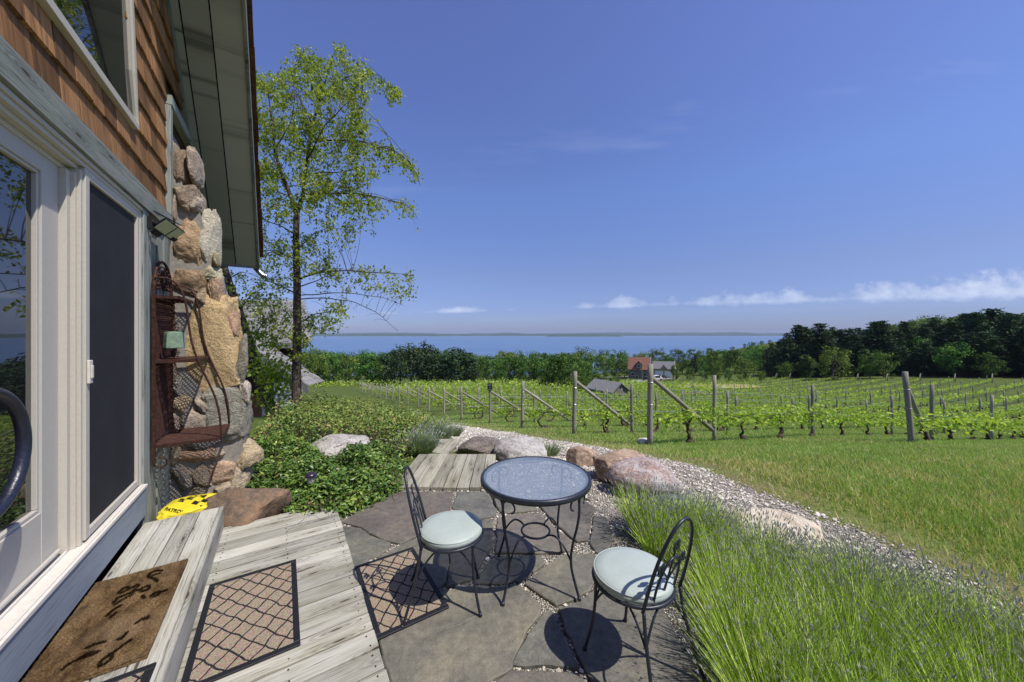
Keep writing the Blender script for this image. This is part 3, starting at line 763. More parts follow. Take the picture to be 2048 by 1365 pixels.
# fieldstone chimney
sil = [(362, 285), (392, 400), (420, 440), (436, 500), (447, 560), (470, 640), (480, 715), (492, 775), (497, 860), (505, 900), (508, 960)]
sp = [S(x, y, 5.26) for x, y in sil]
poly = [(-1.14, 4.02)]+[(t-.035, z) for t, z in sp]+[(sp[-1][0], -.1), (-1.14, -.1)]
b = MB(); b.prof([(t, 4.845, z) for t, z in poly], (0, .55, 0)); chim = hb(b, 'chimney', 'mortar')
stones = [  # px, py, width, height, colour
 (356, 335, 40, 80, (.22, .18, .14)), (372, 395, 46, 48, (.30, .255, .20)), (371, 475, 56, 118, (.34, .26, .17)), (411, 482, 46, 112, (.46, .44, .38)), (394, 408, 22, 30, (.30, .28, .25)),
 (374, 572, 66, 58, (.25, .19, .125)), (420, 546, 40, 30, (.46, .43, .32)), (433, 588, 30, 52, (.34, .26, .19)), (404, 592, 30, 40, (.30, .25, .18)), (440, 622, 24, 20, (.52, .50, .47)), (430, 520, 14, 24, (.3, .28, .2)),
 (419, 698, 128, 184, (.47, .345, .20)), (457, 650, 34, 72, (.36, .25, .19)), (482, 718, 26, 84, (.20, .20, .165)), (346, 636, 20, 60, (.30, .28, .25)),
 (362, 806, 42, 50, (.42, .35, .22)), (448, 834, 98, 106, (.235, .245, .215)), (384, 845, 62, 52, (.30, .27, .23)), (397, 886, 108, 24, (.17, .17, .18)), (382, 914, 96, 34, (.38, .27, .20)),  # the low blue-grey slab is a shadow put into a stone's colour
 (440, 952, 62, 50, (.40, .31, .235)), (494, 912, 52, 48, (.38, .33, .23)), (362, 955, 40, 50, (.24, .22, .19)), (490, 785, 20, 40, (.40, .38, .34)), (355, 770, 24, 40, (.33, .31, .28)), (400, 985, 60, 40, (.3, .26, .2)), (352, 690, 22, 70, (.33, .30, .26)), (352, 850, 22, 60, (.36, .32, .25)), (350, 910, 26, 44, (.33, .29, .22)), (428, 908, 50, 30, (.34, .29, .22)), (478, 955, 50, 46, (.40, .36, .28)), (404, 950, 40, 46, (.33, .28, .21)), (345, 730, 14, 70, (.30, .27, .22)), (466, 790, 30, 40, (.36, .33, .28)), (452, 985, 50, 40, (.34, .3, .24)), (402, 805, 40, 40, (.31, .28, .24)), (340, 560, 16, 60, (.3, .27, .22)), (350, 410, 16, 60, (.33, .29, .24)), (388, 330, 26, 60, (.34, .31, .27))]
b = MB()
for i, (px, py, w_, h_, c) in enumerate(stones):
    t, z = S(px, py, 4.84); t0, _ = S(px-w_/2, py, 4.84); t1, _ = S(px+w_/2, py, 4.84); _, z0 = S(px, py+h_/2, 4.84); _, z1 = S(px, py-h_/2, 4.84)
    V, Fc = rock((abs(t1-t0)*1.30, .28+.06*random.random(), abs(z1-z0)*1.28), 40+i, 5, 16, .08, .66, .5, .12)
    b.add(V+np.array([(t0+t1)/2, 4.925, z]), Fc, None, random.random(), tuple(min(.70, x*k) for x, k in zip(c, (1.62, 1.48, 1.36))))
for i in range(9):                                                 # the side of the chimney that faces the patio
    z = .15+i*.42; s = 5.14+random.uniform(-.05, .05)
    t = np.interp(z, [q[1] for q in sp[::-1]], [q[0] for q in sp[::-1]])
    c = random.choice([(.52, .43, .29), (.38, .37, .33), (.46, .36, .27), (.34, .33, .29)])
    V, Fc = rock((.26, random.uniform(.40, .50), random.uniform(.40, .48)), 90+i, 4, 14, .08, .66, .45, .10)
    b.add(V+np.array([t-.115, s, z]), Fc, None, random.random(), c)
hb(b, 'stonework', 'stone', chim, smooth=True)

# ------------------------------------------------------------------ step, deck, mats
o = (-.69, 2.3, 0.05)
st = thing('wooden_step', 'broad weathered plank step under the coir doormat and the sliding door', 'step', o, 'H')
b = MB()
for t0, t1 in ((-.918, -.812), (-.807, -.700), (-.695, -.588), (-.583, -.4655)): b.bx(t0, t1, .5, 3.875, .208+random.uniform(-.002, .002), .247+random.uniform(-.002, .002))
b.build('tread', M['deck'], st, o, 'H', bevel=.004)
b = MB(); b.bx(-.4635, -.435, .5, 3.885, .055, .246); b.build('front_board', M['deck'], st, o, 'H', bevel=.003)
b = MB(); b.bx(-.915, -.465, 3.845, 3.873, .055, .206); b.build('end_board', M['deck'], st, o, 'H', bevel=.003)
o = (-.2, 2., 0.)
b = MB(); s = .3
while s < 3.80:
    wd = .139; b.box(((-.97+.428)/2+random.uniform(-.003, .003), s+wd/2, .028+random.uniform(-.002, .002)), (1.398, wd-.012, .040), rnd=random.random()); s += wd
dk = b.build('wooden_deck', M['deck'], None, o, 'H', bevel=.003)
b = MB(); s = .3
while s < 3.80:
    for t in (-.40, .02, .385):
        for ds in (.035, .105): b.lathe([(.0045, .046), (.0045, .0502), (0, .0503)], 8, (t+random.uniform(-.006, .006), s+ds+random.uniform(-.006, .006), 0))
    s += .139
b.build('nails', M['rust'], dk, o, 'H')['kind'] = 'stuff'
tag(dk, 'low deck of bleached grey planks in front of the sliding door', 'deck')

def latticemat(name, label, t0, t1, s0, s1, z):
    o = ((t0+t1)/2, (s0+s1)/2, z); th = thing(name, label, 'mat', o, 'H', group='lattice doormats')
    b = MB(); e = .032
    b.bx(t0, t1, s0, s0+e, z+.001, z+.013); b.bx(t0, t1, s1-e, s1, z+.001, z+.013); b.bx(t0, t0+e, s0+e, s1-e, z+.001, z+.013); b.bx(t1-e, t1, s0+e, s1-e, z+.001, z+.013)
    b.build('rubber_border', M['rubber'], th, o, 'H', bevel=.003)
    b = MB(); n = 60; xs = np.linspace(t0+e, t1-e, n); ys = np.linspace(s0+e, s1-e, n); XX, YY = np.meshgrid(xs, ys)
    ZZ = z+.011+.0022*pn(np.stack([XX.ravel()*70, YY.ravel()*70, 0*XX.ravel()], 1))
    i = np.arange(n*n).reshape(n, n); b.add(np.stack([XX.ravel(), YY.ravel(), ZZ], 1), np.stack([i[:-1, :-1], i[:-1, 1:], i[1:, 1:], i[1:, :-1]], -1).reshape(-1, 4))
    b.build('pile', M['mat'], th, o, 'H', smooth=True)
    return th
latticemat('door_mat', 'tan lattice doormat with black border lying on the bleached deck planks', -.415, .075, 2.20, 3.05, .048)
latticemat('door_mat', 'tan lattice doormat on the flagstones under the back legs of a chair', .434, .872, 2.06, 2.80, .002)
latticemat('door_mat', 'tan lattice doormat on the wooden step next to the brown coir mat', -.905, -.478, 1.40, 2.185, .249)
o = (-.72, 2.65, .249); coir = thing('coir_mat', 'shaggy brown coir mat with worn black script on the wooden step', 'mat', o, 'H')
b = MB(); n = 70; T0, T1, S0, S1 = -.925, -.522, 2.245, 3.06
xs = np.linspace(T0, T1, n); ys = np.linspace(S0, S1, n*2); XX, YY = np.meshgrid(xs, ys)
ZZ = .266+.0035*pn(np.stack([XX.ravel()*60, YY.ravel()*60, 0*XX.ravel()], 1))
i = np.arange(n*n*2).reshape(n*2, n); b.add(np.stack([XX.ravel(), YY.ravel(), ZZ], 1), np.stack([i[:-1, :-1], i[:-1, 1:], i[1:, 1:], i[1:, :-1]], -1).reshape(-1, 4))
b.bx(T0, T1, S0, S1, .250, .262)
N = 26000; q = np.stack([rng.uniform(T0, T1, N), rng.uniform(S0, S1, N), np.full(N, .262)], 1)
tip = q+np.stack([rng.normal(0, .006, N), rng.normal(0, .006, N), rng.uniform(.006, .014, N)], 1); b.blades(q, tip, .0011, rng.random(N), tri=True)
b.build('pile', M['coir'], coir, o, 'H')
strokes = [[(1415, 175), (1360, 170), (1290, 195), (1265, 235), (1330, 260), (1370, 290)], [(1310, 225), (1390, 200)], [(950, 410), (985, 370), (1050, 345), (1060, 370), (1000, 405), (960, 415)],
 [(1070, 365), (1110, 345), (1150, 325), (1165, 335), (1100, 390), (1180, 375), (1230, 345), (1280, 330), (1270, 375), (1200, 395), (1180, 380)], [(890, 520), (940, 465), (1050, 420), (1110, 405)], [(900, 540), (1000, 480), (1090, 430)],
 [(1200, 440), (1230, 470)], [(1290, 450), (1340, 410), (1390, 395), (1380, 425), (1310, 460)], [(1400, 400), (1470, 380)], [(820, 660), (880, 600), (980, 540)], [(850, 680), (930, 620)], [(1130, 740), (1200, 690), (1280, 660)], [(1220, 700), (1270, 680)],
 [(350, 1230), (420, 1170), (520, 1120), (620, 1060), (740, 1040)], [(560, 1110), (640, 1080), (700, 1060)], [(740, 1200), (760, 1140), (840, 1080), (880, 1060), (870, 1120), (790, 1180), (740, 1200)], [(820, 1100), (920, 1030), (1010, 960), (1090, 910)],
 [(600, 1000), (700, 960), (810, 930)], [(930, 910), (980, 900), (1040, 830)]]
b = MB()
def on_mat(x, y):
    px, py = 60+x/5.353, 1110+y/5.353; d = (HC-.268)*F/(py-HY); X_, Y_ = (px-CX)/F*d, d
    return X_*NX+Y_*NY, -X_*NY+Y_*NX
for sk in strokes:
    q = np.array([on_mat(*p) for p in sk]); L = np.concatenate([[0], np.cumsum(np.linalg.norm(np.diff(q, axis=0), axis=1))])
    n = max(6, int(L[-1]/.0012)); u = np.linspace(0, L[-1], n); q = np.stack([np.interp(u, L, q[:, 0]), np.interp(u, L, q[:, 1])], 1)
    q = np.repeat(q, 9, 0); q = q+rng.normal(0, .0022, q.shape)
    base = np.c_[q, np.full(len(q), .264)]; tip = base+np.stack([rng.normal(0, .005, len(q)), rng.normal(0, .005, len(q)), rng.uniform(.008, .015, len(q))], 1)
    b.blades(base, tip, .0014, rng.random(len(q)), tri=True)
b.build('script_lettering', M['coirink'], coir, o, 'H')

# ------------------------------------------------------------------ rusted wall shelf
o = (-.95, 4.5, .76)
sh = thing('wall_shelf', 'rusty wrought iron shelf rack hung on the cottage wall beside the chimney', 'shelf', o, 'H')
def lattice(mb, fn, W, Hh, step, r):
    """diagonal expanded-metal bars over a W x H panel mapped by fn"""
    for sg in (1, -1):
        for k in np.arange(-Hh*1.7, W+Hh*1.7, step):
            pts = []
            for v in np.linspace(0, Hh, 30):
                u = k+sg*v*.58
                if 0 <= u <= W: pts.append((u, v))
            if len(pts) >= 2:
                a, c = pts[0], pts[-1]; mb.tube([fn(*a), fn(*c)], r, 4, cap=False)
b = MB(); lattice(b, lambda u, v: (-.944, 4.21+u, .79+v), .555, 1.26, .021, .0037); b.build('back_panel', M['rust'], sh, o, 'H')
b = MB()
for s in (4.205, 4.775): b.bx(-.950, -.928, s-.010, s+.010, .60 if s < 4.4 else .74, 2.12)
A = np.linspace(0, PI, 24); b.tube(np.stack([np.full(24, -.94), 4.49-.285*np.cos(A), 2.11+.28*np.sin(A)], 1), .012, 8)
b.tube(np.stack([np.full(24, -.94), 4.49-.24*np.cos(A), 2.11+.235*np.sin(A)], 1), .006, 6)
for c0, c1, rr in ((4.38, 2.17, .055), (4.60, 2.17, .055), (4.49, 2.27, .05), (4.36, 2.25, .035), (4.62, 2.25, .035), (4.49, 2.16, .03)):
    B = np.linspace(0, 5.2, 20); q = rr*(1-.12*B); b.tube(np.stack([np.full(20, -.94), c0+q*np.cos(B), c1+q*np.sin(B)], 1), .008, 6)
for k in range(22):
    V, Fc = ico(2); b.add(V*.014*random.uniform(.7, 1.3)+np.array([-.935, 4.49+random.uniform(-.19, .19), 2.12+random.uniform(0, .2)]), Fc)
B = np.linspace(-PI*.5, PI*1.1, 18); b.tube(np.stack([-.895+.042*np.sin(B)-.0, np.full(18, 4.205), .615-.042*np.cos(B)], 1), .008, 6)
b.build('frame', M['rust'], sh, o, 'H')
for z, dpt, back in ((.765, .46, 1), (1.497, .29, 1), (2.06, .17, 1)):
    b = MB(); tb, tf = -.945, -.945+dpt; e = .012
    for a_ in ((tb, tb+e, 4.2, 4.78), (tf-e, tf, 4.2, 4.78), (tb, tf, 4.2, 4.2+e), (tb, tf, 4.78-e, 4.78)): b.bx(*a_, z-.022, z+.004)
    lattice(b, lambda u, v: (tb+v, 4.2+u, z), .58, dpt, .021, .0037)
    b.build('shelf_tray', M['rust'], sh, o, 'H')
for s in (4.205, 4.775):
    k = np.array([(-.945, 2.21), (-.88, 2.225), (-.80, 2.20), (-.745, 2.10), (-.72, 1.9), (-.71, 1.75), (-.69, 1.62), (-.655, 1.49), (-.60, 1.34), (-.545, 1.2), (-.51, 1.06), (-.492, .9), (-.488, .75)])
    u = np.linspace(0, 1, len(k)); uu = np.linspace(0, 1, 48); q = np.stack([np.interp(uu, u, k[:, 0]), np.interp(uu, u, k[:, 1])], 1)
    q = np.stack([np.convolve(np.pad(q[:, i], 3, 'edge'), np.ones(7)/7, 'valid') for i in (0, 1)], 1)
    b = MB(); b.tube(np.stack([q[:, 0], np.full(48, s), q[:, 1]], 1), .0085, 8); b.build('side_rod', M['rust'], sh, o, 'H', smooth=True)
o = (-.83, 4.30, 1.6)
bell = thing('wind_bell', 'hexagonal green verdigris bell hanging by its chain inside the rusty shelf rack', 'bell', o, 'H')
b = MB(); b.lathe([(.072, 1.60), (.074, 1.608), (.068, 1.72), (.064, 1.745), (.0, 1.752)], 6, (o[0], o[1], 0)); b.build('bell_body', M['verd'], bell, o, 'H', bevel=.003)
b = MB()
for k in range(6): b.lathe([(.004, 1.755+k*.047), (.015 if k % 2 else .010, 1.775+k*.047), (.004, 1.80+k*.047)], 8, (o[0], o[1], 0))
b.build('chain', M['rust'], bell, o, 'H'); b = MB(); b.lathe([(.004, 1.60), (.012, 1.565), (.02, 1.545), (.003, 1.515)], 8, (o[0], o[1], 0)); b.build('clapper', M['rust'], bell, o, 'H')

# solar flood light
o = (-.94, 4.08, 2.66); fl = thing('solar_flood_light', 'small black solar flood light with yellowish lens panels screwed under the header board', 'light', o, 'H')
b = MB(); b.bx(-.945, -.915, 4.045, 4.10, 2.60, 2.70); b.tube([(-.92, 4.07, 2.66), (-.87, 4.13, 2.655)], .014, 8); b.build('bracket', M['fixture'], fl, o, 'H', bevel=.003)
nrm = np.array([.45, -.62, -.64]); nrm /= np.linalg.norm(nrm); ax = np.array([.55, .80, -.40]); ax -= nrm*(ax@nrm); ax /= np.linalg.norm(ax); bx_ = np.cross(nrm, ax); RR = np.stack([ax, bx_, nrm], 1)
c0 = np.array([-.835, 4.16, 2.635])
b = MB(); b.box(c0, (.185, .125, .022), R=RR); b.box(c0-RR@np.array([.02, .085, .01]), (.06, .05, .03), R=RR); b.box(c0+RR@np.array([.085, -.045, .0]), (.05, .04, .03), R=RR); b.build('lamp_head', M['fixture'], fl, o, 'H', bevel=.003)
b = MB(); b.box(c0+RR@np.array([-.035, 0, .0125]), (.098, .108, .004), R=RR); b.box(c0+RR@np.array([.055, 0, .0125]), (.062, .108, .004), R=RR); b.build('lens', M['lens'], fl, o, 'H')
b = MB(); b.box(np.array([-.845, 4.20, 2.735]), (.15, .20, .012), R=rotm('Y', .5)@rotm('X', .12)); b.build('solar_panel', M['solar'], fl, o, 'H', bevel=.002)
# ------------------------------------------------------------------ ground sheet
def axis(parts):
    out = []
    for a, b_, st_ in parts: out += list(np.arange(a, b_, st_))
    return np.array(out+[parts[-1][1]], float)
ax_ = axis([(-3000, -400, 260), (-400, -60, 17), (-60, -14, 2.2), (-14, 16, .4), (16, 70, 2.2), (70, 450, 10), (450, 3000, 170)])
ay_ = axis([(-300, -20, 40), (-20, -2, 2), (-2, 18, .35), (18, 60, 1.4), (60, 130, 3.5), (130, 460, 10), (460, 900, 44)])
XX, YY = np.meshgrid(ax_, ay_); n0, n1 = XX.shape
ZZ = gz(XX.ravel(), YY.ravel()); nr = (np.abs(XX.ravel()) < 60)
ZZ = ZZ+np.where(YY.ravel() > 5, .05*n2(XX.ravel(), YY.ravel(), .35), 0)*nr
b = MB(); i = np.arange(n0*n1).reshape(n0, n1)
b.add(np.stack([XX.ravel(), YY.ravel(), ZZ], 1), np.stack([i[:-1, :-1], i[:-1, 1:], i[1:, 1:], i[1:, :-1]], -1).reshape(-1, 4))
tag(b.build('ground', M['ground'], smooth=True), kind='structure')
def sheet(name, poly, m, dz=.006, step=.12, kind='structure', edge=.0, **lab):
    """a thin sheet lying on the terrain inside an outline, with a ragged edge"""
    poly = np.asarray(poly, float); lo = poly.min(0)-.2; hi = poly.max(0)+.2
    xs = np.arange(lo[0], hi[0], step); ys = np.arange(lo[1], hi[1], step); X_, Y_ = np.meshgrid(xs, ys)
    cx = X_.ravel(); cy = Y_.ravel(); sh_ = edge*n2(cx, cy, 1.7, 3.) if edge else 0
    ins_ = inpoly(cx+sh_, cy+sh_*.7, poly).reshape(X_.shape)
    q = ins_[:-1, :-1] & ins_[1:, :-1] & ins_[:-1, 1:] & ins_[1:, 1:]
    i = np.arange(X_.size).reshape(X_.shape)
    fc = np.stack([i[:-1, :-1], i[:-1, 1:], i[1:, 1:], i[1:, :-1]], -1)[q]
    Z_ = gz(cx, cy)+np.where(cy > 5, .05*n2(cx, cy, .35), 0)+dz
    b = MB(); b.add(np.stack([cx, cy, Z_], 1), fc)
    o = b.build(name, m, smooth=True)
    me = o.data; bm = bmesh.new(); bm.from_mesh(me); bmesh.ops.delete(bm, geom=[v for v in bm.verts if not v.link_faces], context='VERTS'); bm.to_mesh(me); bm.free()
    return tag(o, kind=kind, **lab)

# ------------------------------------------------------------------ flagstone patio
def cr(pts): return [(680+x*.3553, 880+y*.3553) for x, y in pts]
flags = [
 (cr([(5, 462), (90, 405), (280, 292), (640, 288), (612, 388), (520, 470), (440, 535), (345, 582), (250, 560), (170, 520), (120, 487)]), (0.146, 0.127, 0.110)),
 (cr([(-20, 480), (115, 493), (165, 532), (285, 575), (270, 610), (205, 655), (80, 712), (0, 640)]), (0.143, 0.138, 0.117)),
 (cr([(215, 662), (330, 592), (400, 565), (520, 520), (600, 560), (610, 690), (600, 800), (540, 835), (430, 800), (300, 800), (100, 730)]), (0.151, 0.144, 0.118)),
 (cr([(660, 290), (825, 290), (880, 390), (870, 425), (780, 442), (650, 392), (628, 380)]), (0.156, 0.151, 0.132)),
 (cr([(540, 515), (640, 405), (770, 450), (862, 440), (858, 600), (815, 655), (745, 780), (640, 812), (600, 815), (622, 690), (610, 560)]), (0.139, 0.132, 0.107)),
 (cr([(845, 292), (1085, 342), (1112, 392), (925, 412), (895, 395)]), (0.158, 0.152, 0.127)),
 (cr([(925, 424), (1108, 404), (1200, 480), (1328, 582), (1290, 622), (1130, 636), (880, 634), (885, 450)]), (0.158, 0.141, 0.122)),
 (cr([(1092, 330), (1335, 318), (1440, 380), (1412, 430), (1400, 560), (1330, 570), (1205, 465)]), (0.149, 0.135, 0.117)),
 (cr([(1425, 425), (1500, 430), (1540, 560), (1500, 640), (1440, 625), (1408, 575)]), (0.137, 0.131, 0.114)),
 (cr([(868, 650), (1128, 646), (1155, 688), (1030, 790), (900, 805), (752, 800), (812, 715)]), (0.141, 0.137, 0.114)),
 (cr([(1165, 702), (1262, 640), (1430, 640), (1470, 720), (1408, 840), (1338, 885), (1222, 930), (1042, 808)]), (0.164, 0.152, 0.124)),
 (cr([(560, 850), (735, 818), (1010, 818), (1132, 930), (1120, 985), (1048, 1080), (985, 1200), (958, 1285), (800, 1375), (300, 1400), (215, 1110), (400, 1000)]), (0.176, 0.163, 0.132)),
 (cr([(1192, 952), (1252, 1085), (1340, 1280), (1150, 1262), (975, 1262), (1000, 1200), (1062, 1090), (1142, 965)]), (0.154, 0.149, 0.129)),
 (cr([(1225, 942), (1345, 898), (1420, 850), (1500, 720), (1620, 760), (1790, 900), (1900, 1100), (2050, 1390), (1450, 1400), (1262, 1060)]), (0.160, 0.151, 0.130)),
 (cr([(965, 1292), (1150, 1288), (1335, 1300), (1405, 1390), (1400, 1480), (820, 1480), (850, 1372)]), (0.153, 0.138, 0.119)),
 (cr([(300, 1420), (800, 1392), (790, 1600), (360, 1600)]), (0.159, 0.149, 0.125)),
]
patio = bpy.data.objects.new('patio', None); COL.objects.link(patio); tag(patio, kind='structure')
bed = [(-1.9, 3.9), (-.1, 4.0), (1.0, 3.6), (1.55, 3.1), (1.5, 2.4), (1.35, 1.6), (1.3, .4), (-.4, .4), (-.6, 1.69), (-2.3, 3.35)]
b = MB(); b.prism(bed, -.06, -.022); b.build('gravel_bed', M['gravel'], patio)
fl_world = []
for k, (px, c) in enumerate(flags):
    q = np.array([((x-CX)/(y-HY)*HC, HC*F/(y-HY)) for x, y in px]); fl_world.append(q)
    out = []
    for i in range(len(q)):
        a_, c_ = q[i], q[(i+1) % len(q)]; m = max(2, int(np.linalg.norm(c_-a_)/.03))
        for j in range(m): out.append(a_+(c_-a_)*j/m)
    out = np.array(out); out = out+.010*np.stack([n2(out[:, 0], out[:, 1], 9, k*3.), n2(out[:, 0], out[:, 1], 9, k*5+2.)], 1)+.012*np.stack([n2(out[:, 0], out[:, 1], 3, k*3.), n2(out[:, 0], out[:, 1], 3, k*5+2.)], 1)
    b = MB(); b.prism(out, -.05, .0+random.uniform(-.003, .002), cham=.006, col=c)
    b.build('flagstone', M['flag'], patio)
def pebbles(mb, pts, z, size, rg=rng, flat=.65, sub=1):
    V, Fc = ico(sub); N = len(pts); nv = len(V)
    sz = size*rg.lognormal(0, .38, N)
    R = rg.normal(size=(N, 3, 3)); R = np.linalg.qr(R)[0]
    sc3 = np.stack([rg.uniform(.7, 1.3, N), rg.uniform(.55, 1., N), rg.uniform(.4, .8, N)], 1)
    W_ = V[None]*(1+.22*rg.normal(size=(N, nv, 1)).clip(-1, 1))*sc3[:, None, :]
    W_ = np.einsum('nvj,nij->nvi', W_, R)*sz[:, None, None]; W_[:, :, 2] *= flat
    W_ = W_+np.stack([pts[:, 0], pts[:, 1], z+sz*.25], 1)[:, None, :]
    f = (Fc[None]+np.arange(N)[:, None, None]*nv).reshape(-1, 3)
    mb.add(W_.reshape(-1, 3), f, None, np.repeat(rg.random(N), len(Fc)))
q = scatter(bed, 9000); keep = np.ones(len(q), bool)
for pl in fl_world: keep &= ~inpoly(q[:, 0], q[:, 1], pl)
q = q[keep]; b = MB(); pebbles(b, q, -.020, .0085); pj = b.build('joint_pebbles', M['pebble'], patio); pj['kind'] = 'stuff'

# ------------------------------------------------------------------ gravel path round the patio
path = Gp((2300, 1420), (2048, 1215), (1850, 1120), (1700, 1052), (1560, 1000), (1450, 958), (1380, 930), (1300, 914), (1220, 900), (1150, 888), (1060, 873), (980, 861), (905, 851), (880, 858),
          (905, 880), (895, 905), (960, 918), (1100, 930), (1190, 960), (1190, 990), (1300, 1000), (1380, 1030), (1500, 1090), (1700, 1180), (1900, 1300), (2100, 1500))
sheet('gravel_path', path, M['gravel'], .008, .09, edge=.10)
def gzn(x, y): return gz(x, y)+np.where(y > 5, .05*n2(x, y, .35), 0)
q = scatter(path, 42000); d_ = np.hypot(q[:, 0], q[:, 1]); e_ = .06*np.stack([n2(q[:, 0], q[:, 1], 1.7), n2(q[:, 0], q[:, 1], 1.7, 5)], 1)
q = q+rng.normal(size=q.shape)*.05; q = q[(d_ < 6.0) | (rng.random(len(q)) < .5)]
b = MB(); pebbles(b, q, gzn(q[:, 0], q[:, 1])+.010, .0088+.002*np.hypot(q[:, 0], q[:, 1])/4, sub=1)
tag(b.build('gravel_pebbles', M['pebble']), kind='stuff', label='loose pale pebbles along the gravel path', cat='pebbles')

sheet('gravel_apron', [(-.28, 3.90), (-.3, 5.3), (.4, 5.7), (1.6, 5.0), (2.7, 3.8), (2.3, 2.9), (1.5, 2.6), (1.0, 3.2), (.7, 3.9)], M['gravel'], .004, .07, edge=.04)
q = scatter([(-.28, 3.95), (-.3, 5.3), (.4, 5.7), (1.6, 5.0), (2.7, 3.8), (2.3, 2.9), (1.5, 2.8), (1.0, 3.4), (.7, 3.95)], 5000); b = MB(); pebbles(b, q, gzn(q[:, 0], q[:, 1])+.006, .010)
tag(b.build('apron_pebbles', M['pebble']), 'loose pale pebbles round the boulders', 'pebbles', kind='stuff')
dpath = path-path.mean(0); verge = Gp((2300, 1330), (2048, 1150), (1850, 1070), (1700, 1010), (1560, 966), (1450, 930), (1380, 908), (1300, 897), (1200, 884), (1100, 872), (1000, 856), (905, 847), (905, 880), (1100, 930), (1300, 1000), (1500, 1090), (1900, 1300), (2100, 1500))
vm = NT('worn_verge'); vv = vm.gen(); vf = vm.noise(vv, 30, 5, .75); vl = vm.noise(vv, 1.6, 4, .6)
vc = vm.ramp(vf, [(.28, (.085, .075, .03)), (.5, (.19, .17, .075)), (.72, (.32, .28, .15))]); vc = vm.mix(vm.ramp(vl, [(.42, 0.), (.62, .8)]), vc, (.14, .185, .05))
sheet('worn_verge', verge, vm.done(vm.bsdf(vc, .95, .1, vm.bump(vf, .8, .02))), .004, .09, edge=.22)
# ------------------------------------------------------------------ second boardwalk
q0 = np.array([-1.19, 3.93]); walk_pts = [G(808, 981)[:2], G(986, 981)[:2]]
b = MB(); x0, x1 = -1.33, -.212; y0, y1 = 3.90, 4.98; wds = [.13, .15, .135, .14, .15, .14, .13, .14]; x = x0
wang = .02
Rw = rotm('Z', wang)
for wd in wds:
    c = np.array([x+wd/2, (y0+y1)/2+random.uniform(-.012, .012), .0]); b.box(c, (wd-.008, y1-y0, .042), R=rotm('Z', .03*(x-x0)-.01), rnd=random.random()); x += wd
for y in (y0+.03, y1-.1): b.bx(x0+.02, x1-.02, y, y+.07, -.11, -.024)
tag(b.build('boardwalk', M['walk'], None, (-.8, 4.4, -.1), bevel=.003), 'grey-brown plank boardwalk crossing behind the table from flagstones to boulders', 'boardwalk')
b = MB(); g = G(872, 902); 
for k in range(4): b.box(np.array([g[0]-.18+k*.145, g[1]+.05, g[2]+.05]), (.138, .8, .04), R=rotm('Z', -.10), rnd=random.random())
b.bx(g[0]-.2, g[0]+.3, g[1]-.2, g[1]+.3, g[2]-.12, g[2]+.025)
tag(b.build('boardwalk', M['walk'], None, tuple(g), bevel=.003), 'short lower plank step past the boardwalk beside a grassy tuft', 'boardwalk')

# ------------------------------------------------------------------ table
TC = (.168, 2.50, 0.); TZ = .715
tb = thing('bistro_table', 'round wrought iron bistro table with rippled blue glass top on the flagstones', 'table', TC)
b = MB(); b.lathe([(.352, TZ-.012), (.388, TZ-.030), (.392, TZ-.018), (.392, TZ-.002), (.386, TZ+.006), (.374, TZ+.006), (.368, TZ+.000), (.352, TZ-.004), (.352, TZ-.012)], 72, cap=False)
b.build('tabletop_rim', M['iron'], tb, smooth=True)
b = MB(); b.lathe([(.0, TZ-.004), (.369, TZ-.004), (.369, TZ+.0035), (.0, TZ+.0035)], 72, cap=False); b.build('tabletop_glass', M['tglass'], tb, ang=40)
RT = .085
def leg_path(a, prof_, n=40):
    k = np.array(prof_, float); u = np.linspace(0, 1, len(k)); uu = np.linspace(0, 1, n)
    # Catmull-like smoothing by repeated averaging
    r = np.interp(uu, u, k[:, 0]); z = np.interp(uu, u, k[:, 1])
    for _ in range(3):
        r[1:-1] = (r[:-2]+r[1:-1]*2+r[2:])/4; z[1:-1] = (z[:-2]+z[1:-1]*2+z[2:])/4
    return np.stack([r*math.cos(a), r*math.sin(a), z], 1)
for k in range(4):
    a = PI/4+k*PI/2+RT
    lg = MB(); lg.tube(leg_path(a, [(.345, TZ-.02), (.352, TZ-.08), (.352, TZ-.16), (.335, .46), (.306, .36), (.288, .26), (.292, .18), (.325, .08), (.352, .008)]), .0085, 8)
    lg.lathe([(.0135, 0), (.0135, .012), (.008, .022)], 10, (.352*math.cos(a), .352*math.sin(a), .0))
    L_ = lg.build('leg', M['iron'], tb, smooth=True)
    sc_ = MB()
    for sg in (-1, 1):
        B = np.linspace(0, 1, 26); th_ = B*4.4; rr = .055*(1-.5*B)
        tan = np.array([-math.sin(a), math.cos(a), 0])*sg; base = np.array([.352*math.cos(a), .352*math.sin(a), 0])
        x = .055+.062*B*0; xs = .115-rr*np.cos(th_)*1.-.06; zs_ = TZ-.115+rr*np.sin(th_)+.03
        pts = base+tan*xs[:, None]+np.array([0, 0, 1])*zs_[:, None]-np.array([math.cos(a), math.sin(a), 0])*(xs[:, None]**2*1.2)
        pts = np.concatenate([[base+np.array([0, 0, TZ-.17])], pts]); sc_.tube(pts, .006, 6)
    sc_.build('scroll', M['iron'], tb, smooth=True)
b = MB(); A = np.linspace(0, 2*PI, 40, endpoint=False); b.tube(np.stack([.10*np.cos(A), .10*np.sin(A), np.full(40, .325)], 1), .0075, 8, closed=True)
for k in range(4):
    a = PI/4+k*PI/2+RT; B = np.linspace(0, 1, 16); r = .10+.19*B; z = .325+.035*np.sin(B*PI)-.10*B**2
    b.tube(np.stack([r*math.cos(a), r*math.sin(a), z], 1), .0065, 8)
b.build('stretcher', M['iron'], tb, smooth=True)

